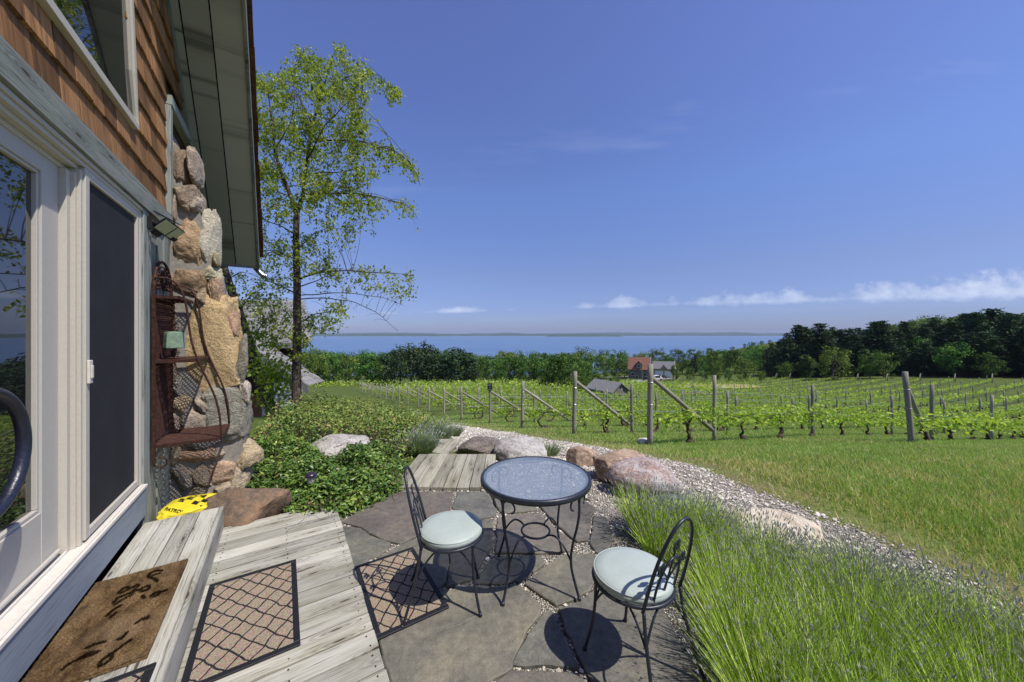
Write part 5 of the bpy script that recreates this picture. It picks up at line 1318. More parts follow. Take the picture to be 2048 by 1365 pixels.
birch('birch_tree', 'tall young river birch with peeling bark and hanging yellow-green leaves', D,
 [([(592, 872, 0), (593, 760, 0), (595, 640, 0), (594, 560, 0), (592, 480, 0), (593, 425, 0)], .105, .062),
  ([(593, 430, 0), (582, 395, -.1), (562, 345, -.2), (549, 300, -.3), (544, 240, -.4), (536, 185, -.4)], .05, .008),
  ([(593, 428, 0), (606, 390, .1), (612, 345, .15), (618, 290, .2), (633, 220, .2), (655, 150, .3), (668, 106, .3)], .052, .007)],
 [([(610, 388, .1), (645, 388, 0), (690, 386, -.3), (735, 389, -.5), (780, 402, -.6), (822, 410, -.7), (836, 440, -.7)], .022),
  ([(613, 352, .1), (640, 346, .3), (683, 345, .7), (735, 333, 1.0), (748, 345, 1.1)], .02),
  ([(620, 285, .2), (665, 281, 0), (720, 282, -.3), (760, 292, -.5), (805, 310, -.6), (832, 337, -.6), (839, 372, -.6)], .019),
  ([(640, 205, .2), (690, 152, .1), (722, 150, 0), (756, 148, -.1), (778, 172, -.2), (804, 196, -.2)], .014),
  ([(625, 250, .2), (600, 200, .5), (590, 150, .7), (596, 105, .7)], .016), ([(633, 225, .2), (665, 180, .7), (700, 125, .9)], .014), ([(615, 320, .15), (650, 250, -.6), (700, 200, -.9), (730, 210, -1.)], .018),
  ([(560, 340, -.2), (535, 300, .2), (515, 260, .5)], .018), ([(549, 300, -.3), (580, 250, -.7), (590, 200, -.9)], .016), ([(582, 395, -.1), (548, 380, .3), (515, 350, .6)], .018),
  ([(594, 560, 0), (630, 546, -.2), (680, 541, -.4), (740, 546, -.6), (790, 546, -.7), (828, 552, -.8)], .020), ([(594, 575, 0), (640, 560, .3), (680, 536, .5), (712, 545, .6)], .016),
  ([(594, 600, 0), (650, 596, .2), (700, 602, .3), (750, 622, .4), (796, 662, .5)], .015), ([(594, 592, 0), (690, 585, -.3), (740, 592, -.5), (785, 600, -.6), (808, 612, -.6)], .014), ([(594, 590, 0), (560, 571, .3), (530, 561, .6), (500, 548, .9)], .018), ([(594, 650, 0), (630, 628, -.3), (670, 622, -.5), (692, 604, -.6)], .014),
  ([(592, 470, 0), (560, 452, -.3), (535, 442, -.5), (512, 430, -.7)], .018), ([(594, 690, 0), (560, 662, .4), (520, 642, .8)], .014), ([(593, 500, 0), (625, 470, .4), (660, 455, .6), (690, 460, .7)], .016), ([(593, 520, 0), (560, 505, .4), (530, 500, .7)], .014)],
 [([(500, 150), (560, 152), (595, 98), (640, 108), (680, 90), (732, 118), (742, 180), (738, 235), (715, 292), (760, 300), (748, 350), (735, 378), (715, 425), (690, 470), (640, 450), (590, 430), (505, 440)], 470, 37, .75, .16, .03),
  ([(740, 140), (776, 152), (806, 194), (780, 206), (740, 178)], 16, 26, .25, .14, 0), ([(750, 285), (800, 300), (840, 345), (838, 375), (800, 335), (760, 325)], 24, 24, .3, .16, 0),
  ([(700, 385), (780, 400), (835, 415), (834, 448), (770, 425), (720, 470), (690, 480)], 34, 26, .35, .2, .05), ([(505, 440), (690, 470), (660, 530), (600, 560), (510, 560)], 85, 22, .6, .15, .2),
  ([(640, 520), (700, 535), (790, 538), (832, 550), (826, 590), (760, 575), (690, 580), (640, 570)], 42, 24, .4, .15, .1), ([(600, 580), (800, 600), (800, 650), (640, 620)], 30, 7, .5, .05, .75), ([(600, 610), (690, 600), (690, 640), (630, 680), (600, 690)], 34, 24, .4, .13, .1),
  ([(470, 550), (590, 560), (590, 700), (540, 660), (490, 620)], 28, 20, .7, .15, .1), ([(580, 640), (625, 650), (618, 780), (585, 790)], 20, 18, .2, .1, .1)], b0, 5)
b1_ = P(552, 850, 8.9); b1_[2] = g1(b1_[0], b1_[1])
birch('birch_tree', 'leaning shaggy birch trunk half hidden behind the fieldstone chimney', 8.9,
 [([(556, 866, 0), (543, 815, 0), (522, 750, .05), (500, 690, .1), (478, 625, .15), (455, 560, .25), (438, 500, .3), (415, 420, .3)], .135, .07)],
 [([(500, 690, .1), (530, 640, -.3), (560, 620, -.4), (580, 625, -.5)], .018), ([(478, 625, .1), (500, 590, -.3), (530, 575, -.5), (560, 580, -.6)], .018), ([(455, 560, .2), (480, 545, 0), (510, 548, -.2)], .015), ([(520, 750, 0), (545, 700, -.3), (565, 690, -.4)], .014), ([(540, 810, 0), (560, 770, -.3), (575, 720, -.4)], .012)],
 [([(440, 530), (500, 540), (560, 580), (585, 620), (560, 650), (500, 640), (470, 600)], 42, 22, .4, .14, .05), ([(500, 640), (560, 640), (570, 700), (520, 700)], 26, 24, .3, .1, .1)], b1_, 9)
# climber on that trunk
b = MB(); n = 900; u = rng.random(n); k = np.array([P(x, y, 8.7) for x, y in [(560, 850), (545, 812), (524, 750), (502, 690), (482, 640)]]); j = np.clip((u*4).astype(int), 0, 3); f = (u*4-j)[:, None]
c = k[j]*(1-f)+k[j+1]*f+rng.normal(0, .16, (n, 3))*np.array([1.2, .8, 1])+np.array([.14, -.1, 0]); lo = rng.random(n) < .5
c = np.where(lo[:, None], P(552, 752, 8.5)+rng.normal(0, 1, (n, 3))*np.array([.26, .2, .32]), c)
b.leaves(c, rng.normal(size=(n, 3))+np.array([0, 0, -.5]), rng.normal(size=(n, 3))+np.array([.3, -.6, .5]), rng.uniform(.07, .13, n), rng.uniform(.055, .10, n), np.clip(rng.normal(.55, .25, n), 0, 1))
tag(b.build('climber', M['ivy'], None, tuple(b1_)), 'bright yellow-green climber leaves on the leaning birch trunk', 'climber')
# ------------------------------------------------------------------ vineyard
def row_end(j):
    tab_d = np.array([9., 12., 15.5, 19., 22.3, 26., 30., 34.]); tab_p = np.array([1300, 1148, 1045, 980, 923.5, 888, 858, 836.])
    if j == -1: return np.array([12.0, 10.5])
    if j <= -2: return np.array([12.0, 10.5])+np.array([1.9, -2.8])*(-1-j)+np.array([NX, NY])*4*(-1-j)
    if j < 8: d = tab_d[j]; return np.array([(tab_p[j]-CX)/F*d, d])
    p7 = np.array([(836-CX)/F*34, 34.]); return p7+np.array([-1.72, 2.95])*1.18*(j-7)
RD = np.array([NX, NY])
def rdir(j):
    a = math.radians(27.5+6.3*min(1., max(0., (j-1)/9)));  return np.array([math.cos(a), math.sin(a)])
def rlen(j):
    e, r_ = row_end(j), rdir(j); A_ = np.array([[r_[0], 19.], [r_[1], -37.]]); return float(np.linalg.solve(A_, np.array([112., 80.])-e)[0])
posts, vines, ends, farends = [], [], [], []
for j in range(-2, 20):
    e = row_end(j); ends.append((j, e))
    L = min(rlen(j), 150) if j < 14 else rlen(13)-9*(j-13)
    RD = rdir(j)
    ks = [1.75 if j == -1 else 2.7] + list(np.arange(8.6 if j != -1 else 9.5, L, 7.6))
    for i, k in enumerate(ks): posts.append((j, i, e+RD*(k+random.uniform(-.15, .15))))
    farends.append((j, e+RD*L))
    for i, k in enumerate(np.arange(1.5, L-1, 2.35)): vines.append((j, i, e+RD*(k+random.uniform(-.3, .3))))
def inview(p, m=1.): return p[1] > 2 and abs(p[0]/p[1]) < 1.463*m+.04
def rowword(j): return {-2: 'nearest row on the far right', -1: 'near right-hand row', 0: 'row starting at the small pale stone'}.get(j, f'{nth(j+1)} row downhill')
# --- near end posts with brace
def pole(p, h, r, lean=(0, 0), n=9):
    m = MB(); z0 = g1(p[0], p[1]); u = np.linspace(0, 1, 7)
    q = np.stack([p[0]+lean[0]*u*h, p[1]+lean[1]*u*h, z0-.15+(h+.15)*u], 1)+.25*r*np.stack([pn(np.c_[u*2, u*0+p[0], u*0]), pn(np.c_[u*2, u*0+p[1], u*0+3]), 0*u], 1)
    m.tube(q, np.linspace(r*1.06, r*.94, 7), n, rnd=random.random()); return m, q
vis_end = [(j, e) for j, e in ends if inview(e) and j >= -1]
for j, e in vis_end:
    z0 = g1(*e); o = (e[0], e[1], z0); h = 2.12+random.uniform(-.06, .06)
    lab = {-1: 'leaning grey end post with a steep brace, apart near the right edge', 0: 'tallest grey end post with diagonal brace standing by a small pale stone', 3: 'braced end post carrying a small black sign'}.get(j, f'braced grey end post of the {rowword(j)}')
    t = thing('end_post', lab, 'post', o, group='braced end posts along the vine rows')
    ln = (-.095, .0) if j == -1 else (random.uniform(-.02, .02), 0)
    m, q = pole(e, h, .072 if j < 4 else .065, ln); m.build('pole', M['post'], t, o, smooth=True)
    RD = rdir(j); p2 = e+RD*2.62; a_ = q[-1]-np.array([0, 0, .32]); c_ = np.array([p2[0], p2[1], g1(*p2)+.32])
    if j == -1: c_ = np.array([*(e+RD*1.62), g1(*p2)+.05])
    m = MB(); m.tube(np.stack([a_+(c_-a_)*u for u in np.linspace(.02, .985, 6)]), .058, 9, rnd=random.random()); m.build('brace', M['post'], t, o, smooth=True)
    if j < 3:
        m = MB(); A = np.linspace(0, 2*PI, 16, endpoint=False)
        for zz in (1.05, 1.62): m = MB(); m.tube(np.stack([e[0]+ln[0]*zz+.076*np.cos(A), e[1]+.076*np.sin(A), np.full(16, z0+zz)], 1), .006, 5, closed=True); m.build('wire_wrap', M['steel'], t, o)
    if j == 3:
        s_ = thing('row_sign', 'small black sign with pale print on a vineyard end post', 'sign', (e[0], e[1]-.09, z0+1.8))
        m = MB(); m.bx(e[0]-.13, e[0]+.13, e[1]-.10, e[1]-.085, z0+1.82, z0+2.20); m.build('plate', M['sign'], s_, (e[0], e[1]-.09, z0+1.8))
        m = MB()
        for (x0, x1, zz) in ((-.08, -.02, 2.12), (.0, .09, 2.12), (-.09, .06, 2.085), (-.03, .03, 1.99), (-.03, .01, 1.955), (-.10, .10, 1.87)): m.bx(e[0]+x0, e[0]+x1, e[1]-.104, e[1]-.1005, z0+zz, z0+zz+.018)
        m.build('lettering', M['signink'], s_, (e[0], e[1]-.09, z0+1.8))
# --- line posts: the nearest as things, the rest as one mass
posts = sorted([p for p in posts if inview(p[2])], key=lambda p: p[2][1]+.3*abs(p[2][0])*0)
protos = []
NP = 230
for q, (j, i, p) in enumerate(posts[:NP]):
    d = math.hypot(*p); z0 = g1(*p)
    near_ = d < 45
    lab = f'grey line post, {nth(i+1)} along the {rowword(j)}' if near_ else 'distant grey line post among the vine rows'
    if q < 10:
        m, _ = pole((0, 0), 0, .05)
        b = MB(); u = np.linspace(0, 1, 6); hh = random.uniform(1.78, 1.98); b.tube(np.stack([.02*pn(np.c_[u*2, u*0+q, u*0]), .02*pn(np.c_[u*2, u*0+q, u*0+5]), -.12+(hh+.12)*u], 1), np.linspace(.056, .050, 6), 9, rnd=random.random())
        o = b.build('line_post', M['post'], smooth=True); protos.append(o); o.location = (p[0], p[1], z0)
        tag(o, lab, 'post', 'line posts along the vine rows')
    else:
        o = dup(random.choice(protos), (p[0], p[1], z0), random.random()*6, (1, 1, random.uniform(.92, 1.06)), lab, 'line posts along the vine rows' if near_ else 'far line posts of the vineyard')
b = MB()
for j, i, p in posts[NP:]:
    z0 = g1(*p); b.tube([(p[0], p[1], z0-.1), (p[0]+random.uniform(-.03, .03), p[1], z0+random.uniform(1.7, 2.))], .055, 4)
tag(b.build('far_posts', M['post']), 'far grey line posts dotting the vineyard slope', 'posts', kind='stuff')
# --- far row ends on the skyline of the field
proto = None
for j, p in farends:
    if not inview(p) : continue
    z0 = g1(*p)
    if proto is None:
        proto = thing('far_end_post', 'distant pale braced end post below the dark pines', 'post', (0, 0, 0), group='braced end posts at the far side of the field')
        b = MB(); b.tube([(0, 0, -.1), (0, 0, 2.15)], .075, 6); b.build('pole', M['post'], proto, smooth=True)
        b = MB(); b.tube([(-.05, 0, 2.0), (-2.1*NX, -2.1*NY, .25)], .065, 6); b.build('brace', M['post'], proto, smooth=True); o = proto
    else: o = dup(proto)
    o.location = (p[0], p[1], z0)
# --- wires
for j in range(-1, 6):
    e = row_end(j); RD = rdir(j); ks = np.linspace(0, 40, 21); q = np.array([e+RD*k for k in ks])
    for zz, wd in ((.86, 'lower'), (1.45, 'upper')):
        b = MB(); b.tube(np.c_[q, [g1(*x)+zz for x in q]], .0035, 4, cap=False)
        tag(b.build('trellis_wire', M['steel'], None, (e[0], e[1], g1(*e))), f'thin {wd} trellis wire strung along the {rowword(j)}', 'wire', 'trellis wires')
# --- vines
def vine_proto(seed):
    r = np.random.default_rng(seed); t = thing('grape_vine', 'x', 'vine', (0, 0, 0), rotz=TH)
    b = MB(); u = np.linspace(0, 1, 12)
    for k in range(1+int(r.random() < .45)):
        sx = r.uniform(-.35, .35); pts = np.stack([sx*np.sin(u*PI)+.12*k+r.normal(0, .025, 12), r.normal(0, .025, 12), -.05+.88*u], 1); b.tube(pts, np.linspace(.060-.02*k, .022, 12)*(1+.25*r.normal(size=12).clip(-1, 1)), 7)
    V, Fc = rock((.26, .2, .22), seed, 2, 4, .2); b.add(V+np.array([.02, 0, .06]), Fc)
    for sg in (-1, 1):
        v = np.linspace(0, 1, 9); b.tube(np.stack([sg*1.05*v, r.normal(0, .02, 9), .82+.06*np.sin(v*3)+r.normal(0, .015, 9)], 1), np.linspace(.022, .010, 9), 6)
    b.build('vine_trunk', M['vinebark'], t, smooth=True)
    b = MB(); n = 205; cx = r.uniform(-1.18, 1.18, n); bun = r.uniform(-1.15, 1.15, 12); ww = r.random(n) < .7; cx = np.where(ww, bun[r.integers(0, 12, n)]+r.normal(0, .10, n), cx)
    hgt = .80+np.abs(r.normal(0, .20, n))*(.8+.5*np.sin(cx*5+seed)); hgt = hgt-.10; hgt = np.where(r.random(n) < .13, r.uniform(.40, .7, n), hgt)
    c = np.stack([cx, r.normal(0, .13, n), hgt], 1)
    b.leaves(c, r.normal(size=(n, 3))+np.array([0, 0, -.2]), r.normal(size=(n, 3))+np.array([0, -.2, .8]), r.uniform(.09, .16, n), r.uniform(.085, .15, n), np.clip(.5+.3*(hgt-.9)+r.normal(0, .22, n), 0, 1), .15)
    for k in range(10):
        x = r.uniform(-1.1, 1.1); b.blades([(x, 0, .85)], [(x+r.normal(0, .1), r.normal(0, .1), 1.25)], .004, .6)
    b.build('foliage', M['vine'], t); return t
vp = [vine_proto(100+k) for k in range(7)]
vines = sorted([v for v in vines if inview(v[2])], key=lambda v: math.hypot(*v[2])); NV = 270; usedv = 0
for q, (j, i, p) in enumerate(vines[:NV]):
    z0 = g1(*p); d = math.hypot(*p); near_ = d < 40
    lab = f'gnarled grape vine, {nth(i+1)} along the {rowword(j)}' if near_ else 'grape vine with bright leaves farther down the slope'
    s_ = random.uniform(.80, .98)
    if q < 7: o = vp[q]
    else: o = dup(random.choice(vp))
    o.location = (p[0], p[1], z0); a_ = rdir(j); o.rotation_euler = (0, 0, math.atan2(a_[1], a_[0])+(PI if random.random() < .5 else 0)); o.scale = (1.06, 1, s_)
    o['label'] = lab; o['group'] = 'grape vines on the near rows' if near_ else 'grape vines on the farther rows'
b = MB(); rest = vines[NV:]; c = []; 
for j, i, p in rest:
    RD = rdir(j); d = math.hypot(*p); n = int(np.clip(1700/d, 15, 36)); x = rng.uniform(-1.2, 1.2, n); z0 = g1(*p)
    c.append(np.stack([p[0]+RD[0]*x+rng.normal(0, .085, n), p[1]+RD[1]*x+rng.normal(0, .085, n), z0+.62+np.abs(rng.normal(0, .22, n))], 1))
c = np.concatenate(c); n = len(c); b.leaves(c, rng.normal(size=(n, 3)), rng.normal(size=(n, 3))*.8+np.array([.3, -.4, 1.3]), rng.uniform(.22, .38, n), rng.uniform(.17, .29, n), np.clip(rng.normal(.5, .22, n), 0, 1))
tag(b.build('far_vines', M['vine']), 'far vine rows striping the slope toward the pines', 'vines', kind='stuff')
# field of tighter rows on the low ground below the house
b = MB(); c = []
for j in range(26):
    for k in np.arange(0, 70, 1.1):
        p = np.array([-24, 66.])+np.array([-.2, 2.1])*j+np.array([1.0, .10])*k
        c.append((p[0]+random.gauss(0, .3), p[1]+random.gauss(0, .15), g1(*p)+.75+abs(random.gauss(0, .3))))
c = np.array(c); c = np.repeat(c, 3, 0)+rng.normal(0, .3, (len(c)*3, 3)); n = len(c)
b.leaves(c, rng.normal(size=(n, 3)), rng.normal(size=(n, 3))+np.array([0, -.2, .9]), rng.uniform(.4, .7, n), rng.uniform(.3, .5, n), np.clip(rng.normal(.5, .22, n), 0, 1))
tag(b.build('low_vines', M['vine']), 'low field of vines in front of the tree belt', 'vines', kind='stuff')

# ------------------------------------------------------------------ trees
def decid(seed, n=1500, sz=.052, mat='decid', cz=.56, rx=.34, rz=.44, name='broadleaf_tree'):
    r = np.random.default_rng(seed); t = thing(name, 'x', 'tree')
    b = MB(); b.tube([(0, 0, -.03), (.01*r.normal(), .01*r.normal(), .3), (.03*r.normal(), .02, .7)], [.022, .016, .006], 6)
    for k in range(5):
        a_ = r.random()*6.3; b.tube([(0, 0, .25+.07*k), (.2*math.cos(a_), .2*math.sin(a_), .45+.08*k)], [.010, .003], 5)
    b.build('trunk', M['trunk'], t)
    nc = 34; d = r.normal(size=(nc, 3)); d /= np.linalg.norm(d, axis=1)[:, None]; cc = d*(r.uniform(.45, 1.05, nc)**.5)[:, None]*np.array([rx, rx, rz])*(1+.18*r.normal(size=(nc, 1))); cc[:, 2] += cz
    k = r.integers(0, nc, n); v = r.normal(size=(n, 3)); v /= np.linalg.norm(v, axis=1)[:, None]
    rad = r.uniform(.09, .16, nc)[k]*r.random(n)**.4; c = cc[k]+v*rad[:, None]; c[:, 2] = np.maximum(c[:, 2], .06)
    tone = np.clip(.45+.20*r.normal(size=nc)[k]+r.normal(0, .17, n), 0, 1)
    b = MB(); b.leaves(c, np.cross(v, r.normal(size=(n, 3))), v+r.normal(size=(n, 3))*.5+np.array([0, 0, .4]), sz*r.uniform(.7, 1.3, n), sz*r.uniform(.55, .9, n), tone); b.build('crown', M[mat], t)
    return t
def pine(seed, n=1800, wide=.26, low=.12):
    r = np.random.default_rng(seed); t = thing('pine_tree', 'x', 'tree')
    b = MB(); b.tube([(0, 0, -.03), (.004, 0, .5), (0, 0, .99)], [.020, .013, .003], 6); c, dn, nn = [], [], []
    lev = np.linspace(low, .97, 19)
    for z in lev:
        R_ = wide*(1-((z-low)/(1-low))**1.5)**.8*r.uniform(.7, 1.15)+.025
        nb = r.integers(5, 8); a0 = r.random()*6.3
        for q in range(nb):
            a_ = a0+q*2*PI/nb+r.normal(0, .25); L = R_*r.uniform(.6, 1.15); up = r.uniform(-.05, .32)
            e = np.array([math.cos(a_)*L, math.sin(a_)*L, z+L*up]); b.tube([(0, 0, z), tuple(e)], [.006, .002], 3, cap=False)
            m = int(6+n/115*L/wide); f = r.random(m)**.6; p = np.array([0, 0, z])+(e-np.array([0, 0, z]))*f[:, None]+r.normal(0, 1, (m, 3))*np.array([.024, .024, .010]); c.append(p)
            dn.append(np.tile([math.cos(a_), math.sin(a_), .25], (m, 1))+r.normal(0, .55, (m, 3))); nn.append(np.tile([0, 0, 1.], (m, 1))+r.normal(0, .45, (m, 3)))
    c = np.concatenate(c); m = len(c); b.build('trunk', M['trunk'], t)
    b = MB(); b.leaves(c, np.concatenate(dn), np.concatenate(nn), r.uniform(.04, .075, m), r.uniform(.018, .034, m), np.clip(r.normal(.45, .24, m), 0, 1)); b.build('crown', M['pine'], t)
    return t
DT = [decid(1), decid(2, rx=.30, rz=.46), decid(3, rx=.40, rz=.42, cz=.52), decid(4, rx=.33, rz=.40)]
PT = [pine(11), pine(12, wide=.22), pine(13, wide=.30, low=.08), pine(14, wide=.25, low=.16)]
RP = [decid(21, 2000, .046, 'pine', rx=.36, rz=.45, cz=.54, name='pine_tree'), decid(22, 2000, .046, 'pine', rx=.40, rz=.43, name='pine_tree')]
first = {id(o): True for o in DT+PT+RP}
def plant(kind, px, top, d, label, group=None, wide=1., jit=True):
    src = random.choice(kind); X_ = (px-CX)/F*d; zb = g1(X_, d); zt = HC-(top-HY)/F*d; h = max(3., zt-zb)
    o = src if first.get(id(src)) else dup(src)
    first[id(src)] = False
    o.location = (X_, d, zb-.2); o.rotation_euler = (0, 0, random.random()*6.28); s_ = h/.98
    o.scale = (s_*wide*random.uniform(.85, 1.15), s_*wide*random.uniform(.85, 1.15), s_)
    o['label'] = label
    if group: o['group'] = group
    elif 'group' in o: del o['group']
    return o
def wob(x, k, a): return a*float(pn(np.array([[x*k, .3, .7]]))[0])*2
GA = 'trees of the belt above the lake'
for px in np.arange(596, 800, 19): plant(DT, px+random.uniform(-6, 6), 706+random.uniform(-8, 9), random.uniform(112, 135), 'bushy green tree in the belt between field and lake', GA, 1.15)
for px in np.arange(580, 1580, 21):
    plant(DT, px+random.uniform(-8, 8), 703+wob(px, .013, 6)+random.uniform(-4, 5), random.uniform(215, 265), 'far green tree in front of the lake', 'far trees in front of the lake', 1.2)
for px in np.arange(580, 1580, 26):
    plant(DT, px+random.uniform(-8, 8), 712+random.uniform(-5, 7), random.uniform(165, 200), 'green tree in the second belt by the lake', 'second belt of trees', 1.2)
for px, top in ((800, 694), (822, 687), (846, 690), (866, 698)): plant(RP, px, top, random.uniform(104, 112), 'dark pine in the clump standing at the lower edge of the vineyard', 'dark pine clump', 1.25)
for px, top in ((884, 703), (902, 698), (922, 700), (940, 706)): plant(PT+RP, px, top, random.uniform(105, 114), 'greener pine next to the dark pine clump', 'greener pines beside the dark clump', 1.3)
for px in np.arange(955, 1150, 17): plant(DT, px+random.uniform(-5, 5), 712+random.uniform(-7, 10), random.uniform(104, 130), 'rounded green tree in the belt behind the low vines', GA+' ahead', 1.1)
for px, top, d in ((1118, 712, 78), (1140, 708, 82), (1165, 722, 76), (1188, 738, 72), (1098, 735, 80)): plant(DT, px, top, d, 'bright green tree in the thicket beside the small grey-roofed shed', 'trees beside the shed', 1.1)
for px, top, d in ((1172, 752, 66), (1210, 756, 84), (1228, 752, 88)): plant(DT, px, top, d, 'low green bush near the small grey-roofed shed', 'bushes beside the shed', 1.4)
for px, top, d, lab in ((1352, 728, 138, 'young green tree beside the garage'), (1380, 735, 135, 'small dark slender tree to the right of the garage'), (1432, 722, 122, 'bright round tree at the edge of the pines'), (1456, 738, 118, 'low dark tree at the near edge of the wood'), (1490, 716, 122, 'light green rounded tree against the dark pines'), (1524, 742, 112, 'small dark bush beside the straw patch'), (1470, 700, 150, 'tall green tree at the start of the pine wood'), (1508, 690, 150, 'bare-topped tree at the start of the pine wood'), (1410, 728, 130, 'small slender green tree before the wood')):
    plant(DT, px, top, d, lab, None, .9)
for px in np.arange(1390, 1560, 13): plant(DT+PT[:1], px+random.uniform(-4, 4), 706-(px-1390)*.06+random.uniform(-6, 6), random.uniform(150, 185), 'mixed green tree between the houses and the pines', 'mixed trees before the pine wood', 1.)
tops_x = [1535, 1560, 1600, 1650, 1700, 1740, 1800, 1850, 1900, 1940, 1980, 2020, 2060, 2120, 2200]; tops_y = [692, 676, 660, 657, 653, 655, 652, 650, 643, 636, 625, 624, 628, 620, 617]
GP = 'dark pines of the wood beyond the field'
for px in np.arange(1536, 2190, 15):
    d = np.interp(px, [1536, 2190], [133, 88]); plant(PT, px+random.uniform(-6, 6), np.interp(px, tops_x, tops_y)+random.choice((-9, -4, 2, 8, 18))+random.uniform(-4, 4), d+random.uniform(-4, 6), 'tall dark pine in the wood beyond the field', GP, 1.15)
for px in np.arange(1545, 2190, 17):
    d = np.interp(px, [1536, 2190], [150, 104]); plant(PT, px+random.uniform(-6, 6), np.interp(px, tops_x, tops_y)+random.uniform(-3, 10), d+random.uniform(-4, 8), 'tall dark pine in the wood beyond the field', GP, 1.1)
for px in np.arange(1560, 2190, 24): plant(PT, px+random.uniform(-6, 6), np.interp(px, tops_x, tops_y)+36+random.uniform(-8, 22), np.interp(px, [1536, 2190], [126, 82])+random.uniform(-2, 3), 'lower dark pine along the edge of the wood', 'lower pines along the wood edge', 1.3)
for px in np.arange(1760, 2180, 14): plant(DT, px+random.uniform(-5, 5), np.interp(px, [1760, 1830, 1900, 1960, 2100, 2180], [652, 640, 632, 630, 628, 625])+random.uniform(-3, 4), random.uniform(225, 270), 'green tree on the hill behind the pines', 'trees on the hill behind the pines', 1.25)
for px, top, d, lab in ((1668, 692, 108, 'light green broadleaf tree in front of the dark pines'), (1572, 722, 122, 'small green tree low in front of the pines'), (1740, 704, 106, 'young bright tree in front of the dark pines'), (1768, 706, 104, 'bright conical young tree in front of the dark pines'), (1836, 676, 110, 'olive broadleaf tree rising within the pines'), (1612, 712, 119, 'low olive tree among the first pines'), (1908, 690, 98, 'dull green tree between dark pines near the wood edge'), (1978, 706, 92, 'low green tree at the foot of the tall pines')): plant(DT, px, top, d, lab, None, 1.)
b = MB()
for px in np.arange(600, 800, 9):
    d = random.uniform(98, 112); X_ = (px-CX)/F*d; n = 40; v = rng.normal(size=(n, 3)); v /= np.linalg.norm(v, axis=1)[:, None]; c = np.array([X_, d, g1(X_, d)+.4])+v*np.array([2., 2., 1.4])*rng.random((n, 1))**.4
    b.leaves(c, rng.normal(size=(n, 3)), v+np.array([0, 0, .5]), .6, .42, np.clip(rng.normal(.6, .25, n), 0, 1))
tag(b.build('scrub', M['vine']), 'pale green scrub in front of the tree belt', 'scrub', kind='stuff')

# ------------------------------------------------------------------ lake and far shore
b = MB(); b.add([(-14000, 250, -48), (14000, 250, -48), (14000, 11500, -48), (-14000, 11500, -48)], np.array([[0, 1, 2, 3]])); tag(b.build('lake_water', M['water']), kind='structure')
def ridge(name, x0, x1, y, depth, h0, h1, sx, seed):
    xs = np.linspace(x0, x1, 500); hh = h0+(h1-h0)*np.clip(.5+.9*n2(xs, xs*0, sx, seed), 0, 1); hh = hh+6*n2(xs, xs*0, sx*25, seed+3); e_ = np.clip(np.minimum(xs-x0, x1-xs)/((x1-x0)*.08), 0, 1); hh = hh*e_**.6
    b = MB(); V = np.concatenate([np.stack([xs, np.full(500, y), np.full(500, -49.)], 1), np.stack([xs, np.full(500, y+20.), -48+hh*.55], 1), np.stack([xs, np.full(500, y+depth*.5), -48+hh], 1), np.stack([xs, np.full(500, y+depth), np.full(500, -49.)], 1)])
    k = np.arange(499); b.add(V, np.concatenate([np.stack([k+500*r_, k+1+500*r_, k+1+500*(r_+1), k+500*(r_+1)], 1) for r_ in range(3)])); tag(b.build(name, M['shore'], smooth=True), kind='structure')
ridge('far_shore', -13500, 13500, 8200, 1400, 45, 95, .0006, 2.)
ridge('far_shore', -6500, -1300, 7200, 500, 35, 52, .001, 5.); ridge('far_shore', 620, 1950, 6100, 400, 30, 44, .002, 9.)

# ------------------------------------------------------------------ shed, house, garage, cars
def gable(parent, org, cx, cy, w, dp, z0, ze, zr, rot, wall, roofm, over=.35, ridge_x=True, th=.18):
    """walls and gable roof; the ridge runs along local x"""
    R = rotm('Z', rot); T = lambda p: (np.asarray(p, float)@R.T)+np.array([cx, cy, 0])
    b = MB(); y0, y1, x0, x1 = -dp/2, dp/2, -w/2, w/2
    V = T([(x0, y0, z0), (x1, y0, z0), (x1, y1, z0), (x0, y1, z0), (x0, y0, ze), (x1, y0, ze), (x1, y1, ze), (x0, y1, ze), (x0, 0, zr-.1), (x1, 0, zr-.1)])
    b.add(V, [np.array([[0, 1, 5, 4], [1, 2, 6, 5], [2, 3, 7, 6], [3, 0, 4, 7]]), np.array([[5, 6, 9], [7, 4, 8]])]); w_ = b.build('wall', wall, parent, org)
    sl_ = (zr-ze)/(dp/2); b = MB()
    for sg in (-1, 1):
        a_ = [(x0-over, sg*(dp/2+over), ze-sl_*over), (x1+over, sg*(dp/2+over), ze-sl_*over), (x1+over, 0, zr), (x0-over, 0, zr)]
        b.prof(T(a_), (0, 0, th), rnd=.3)
    r_ = b.build('roof', roofm, parent, org); return T, w_, r_
# small shed in the vines
d = 54.; X_ = (1222-CX)/F*d; o = (X_, d, g1(X_, d)); t = thing('shed', 'small open-fronted shed with grey shingled gable roof among the vines', 'shed', o)
z0 = o[2]-.6; zr = HC-(767-HY)/F*d; ze = zr-1.15
T, w_, r_ = gable(t, o, X_, d+2, 5.2, 3.4, z0, ze, zr, -1.05, M['stonewall'], M['greyroof'], .35)
b = MB(); q = [(-2.62, -1.2, z0), (-2.62, -.3, z0), (-2.62, -.3, ze-.1), (-2.62, -1.2, ze-.1)]; b.prof(T(q), (-.01, -.01, 0)); q = [(-2.62, .35, z0), (-2.62, 1.3, z0), (-2.62, 1.3, ze-.1), (-2.62, .35, ze-.1)]; b.prof(T(q), (-.01, -.01, 0)); b.build('doorway', M['dark'], t, o)  # flat black panels on the wall, painted as unlit openings
b = MB(); 
for k in range(9): x = X_-3.6+k*.95; b.bx(x-.05, x+.05, d-.9, d-.8, o[2]-.4, o[2]+.75)
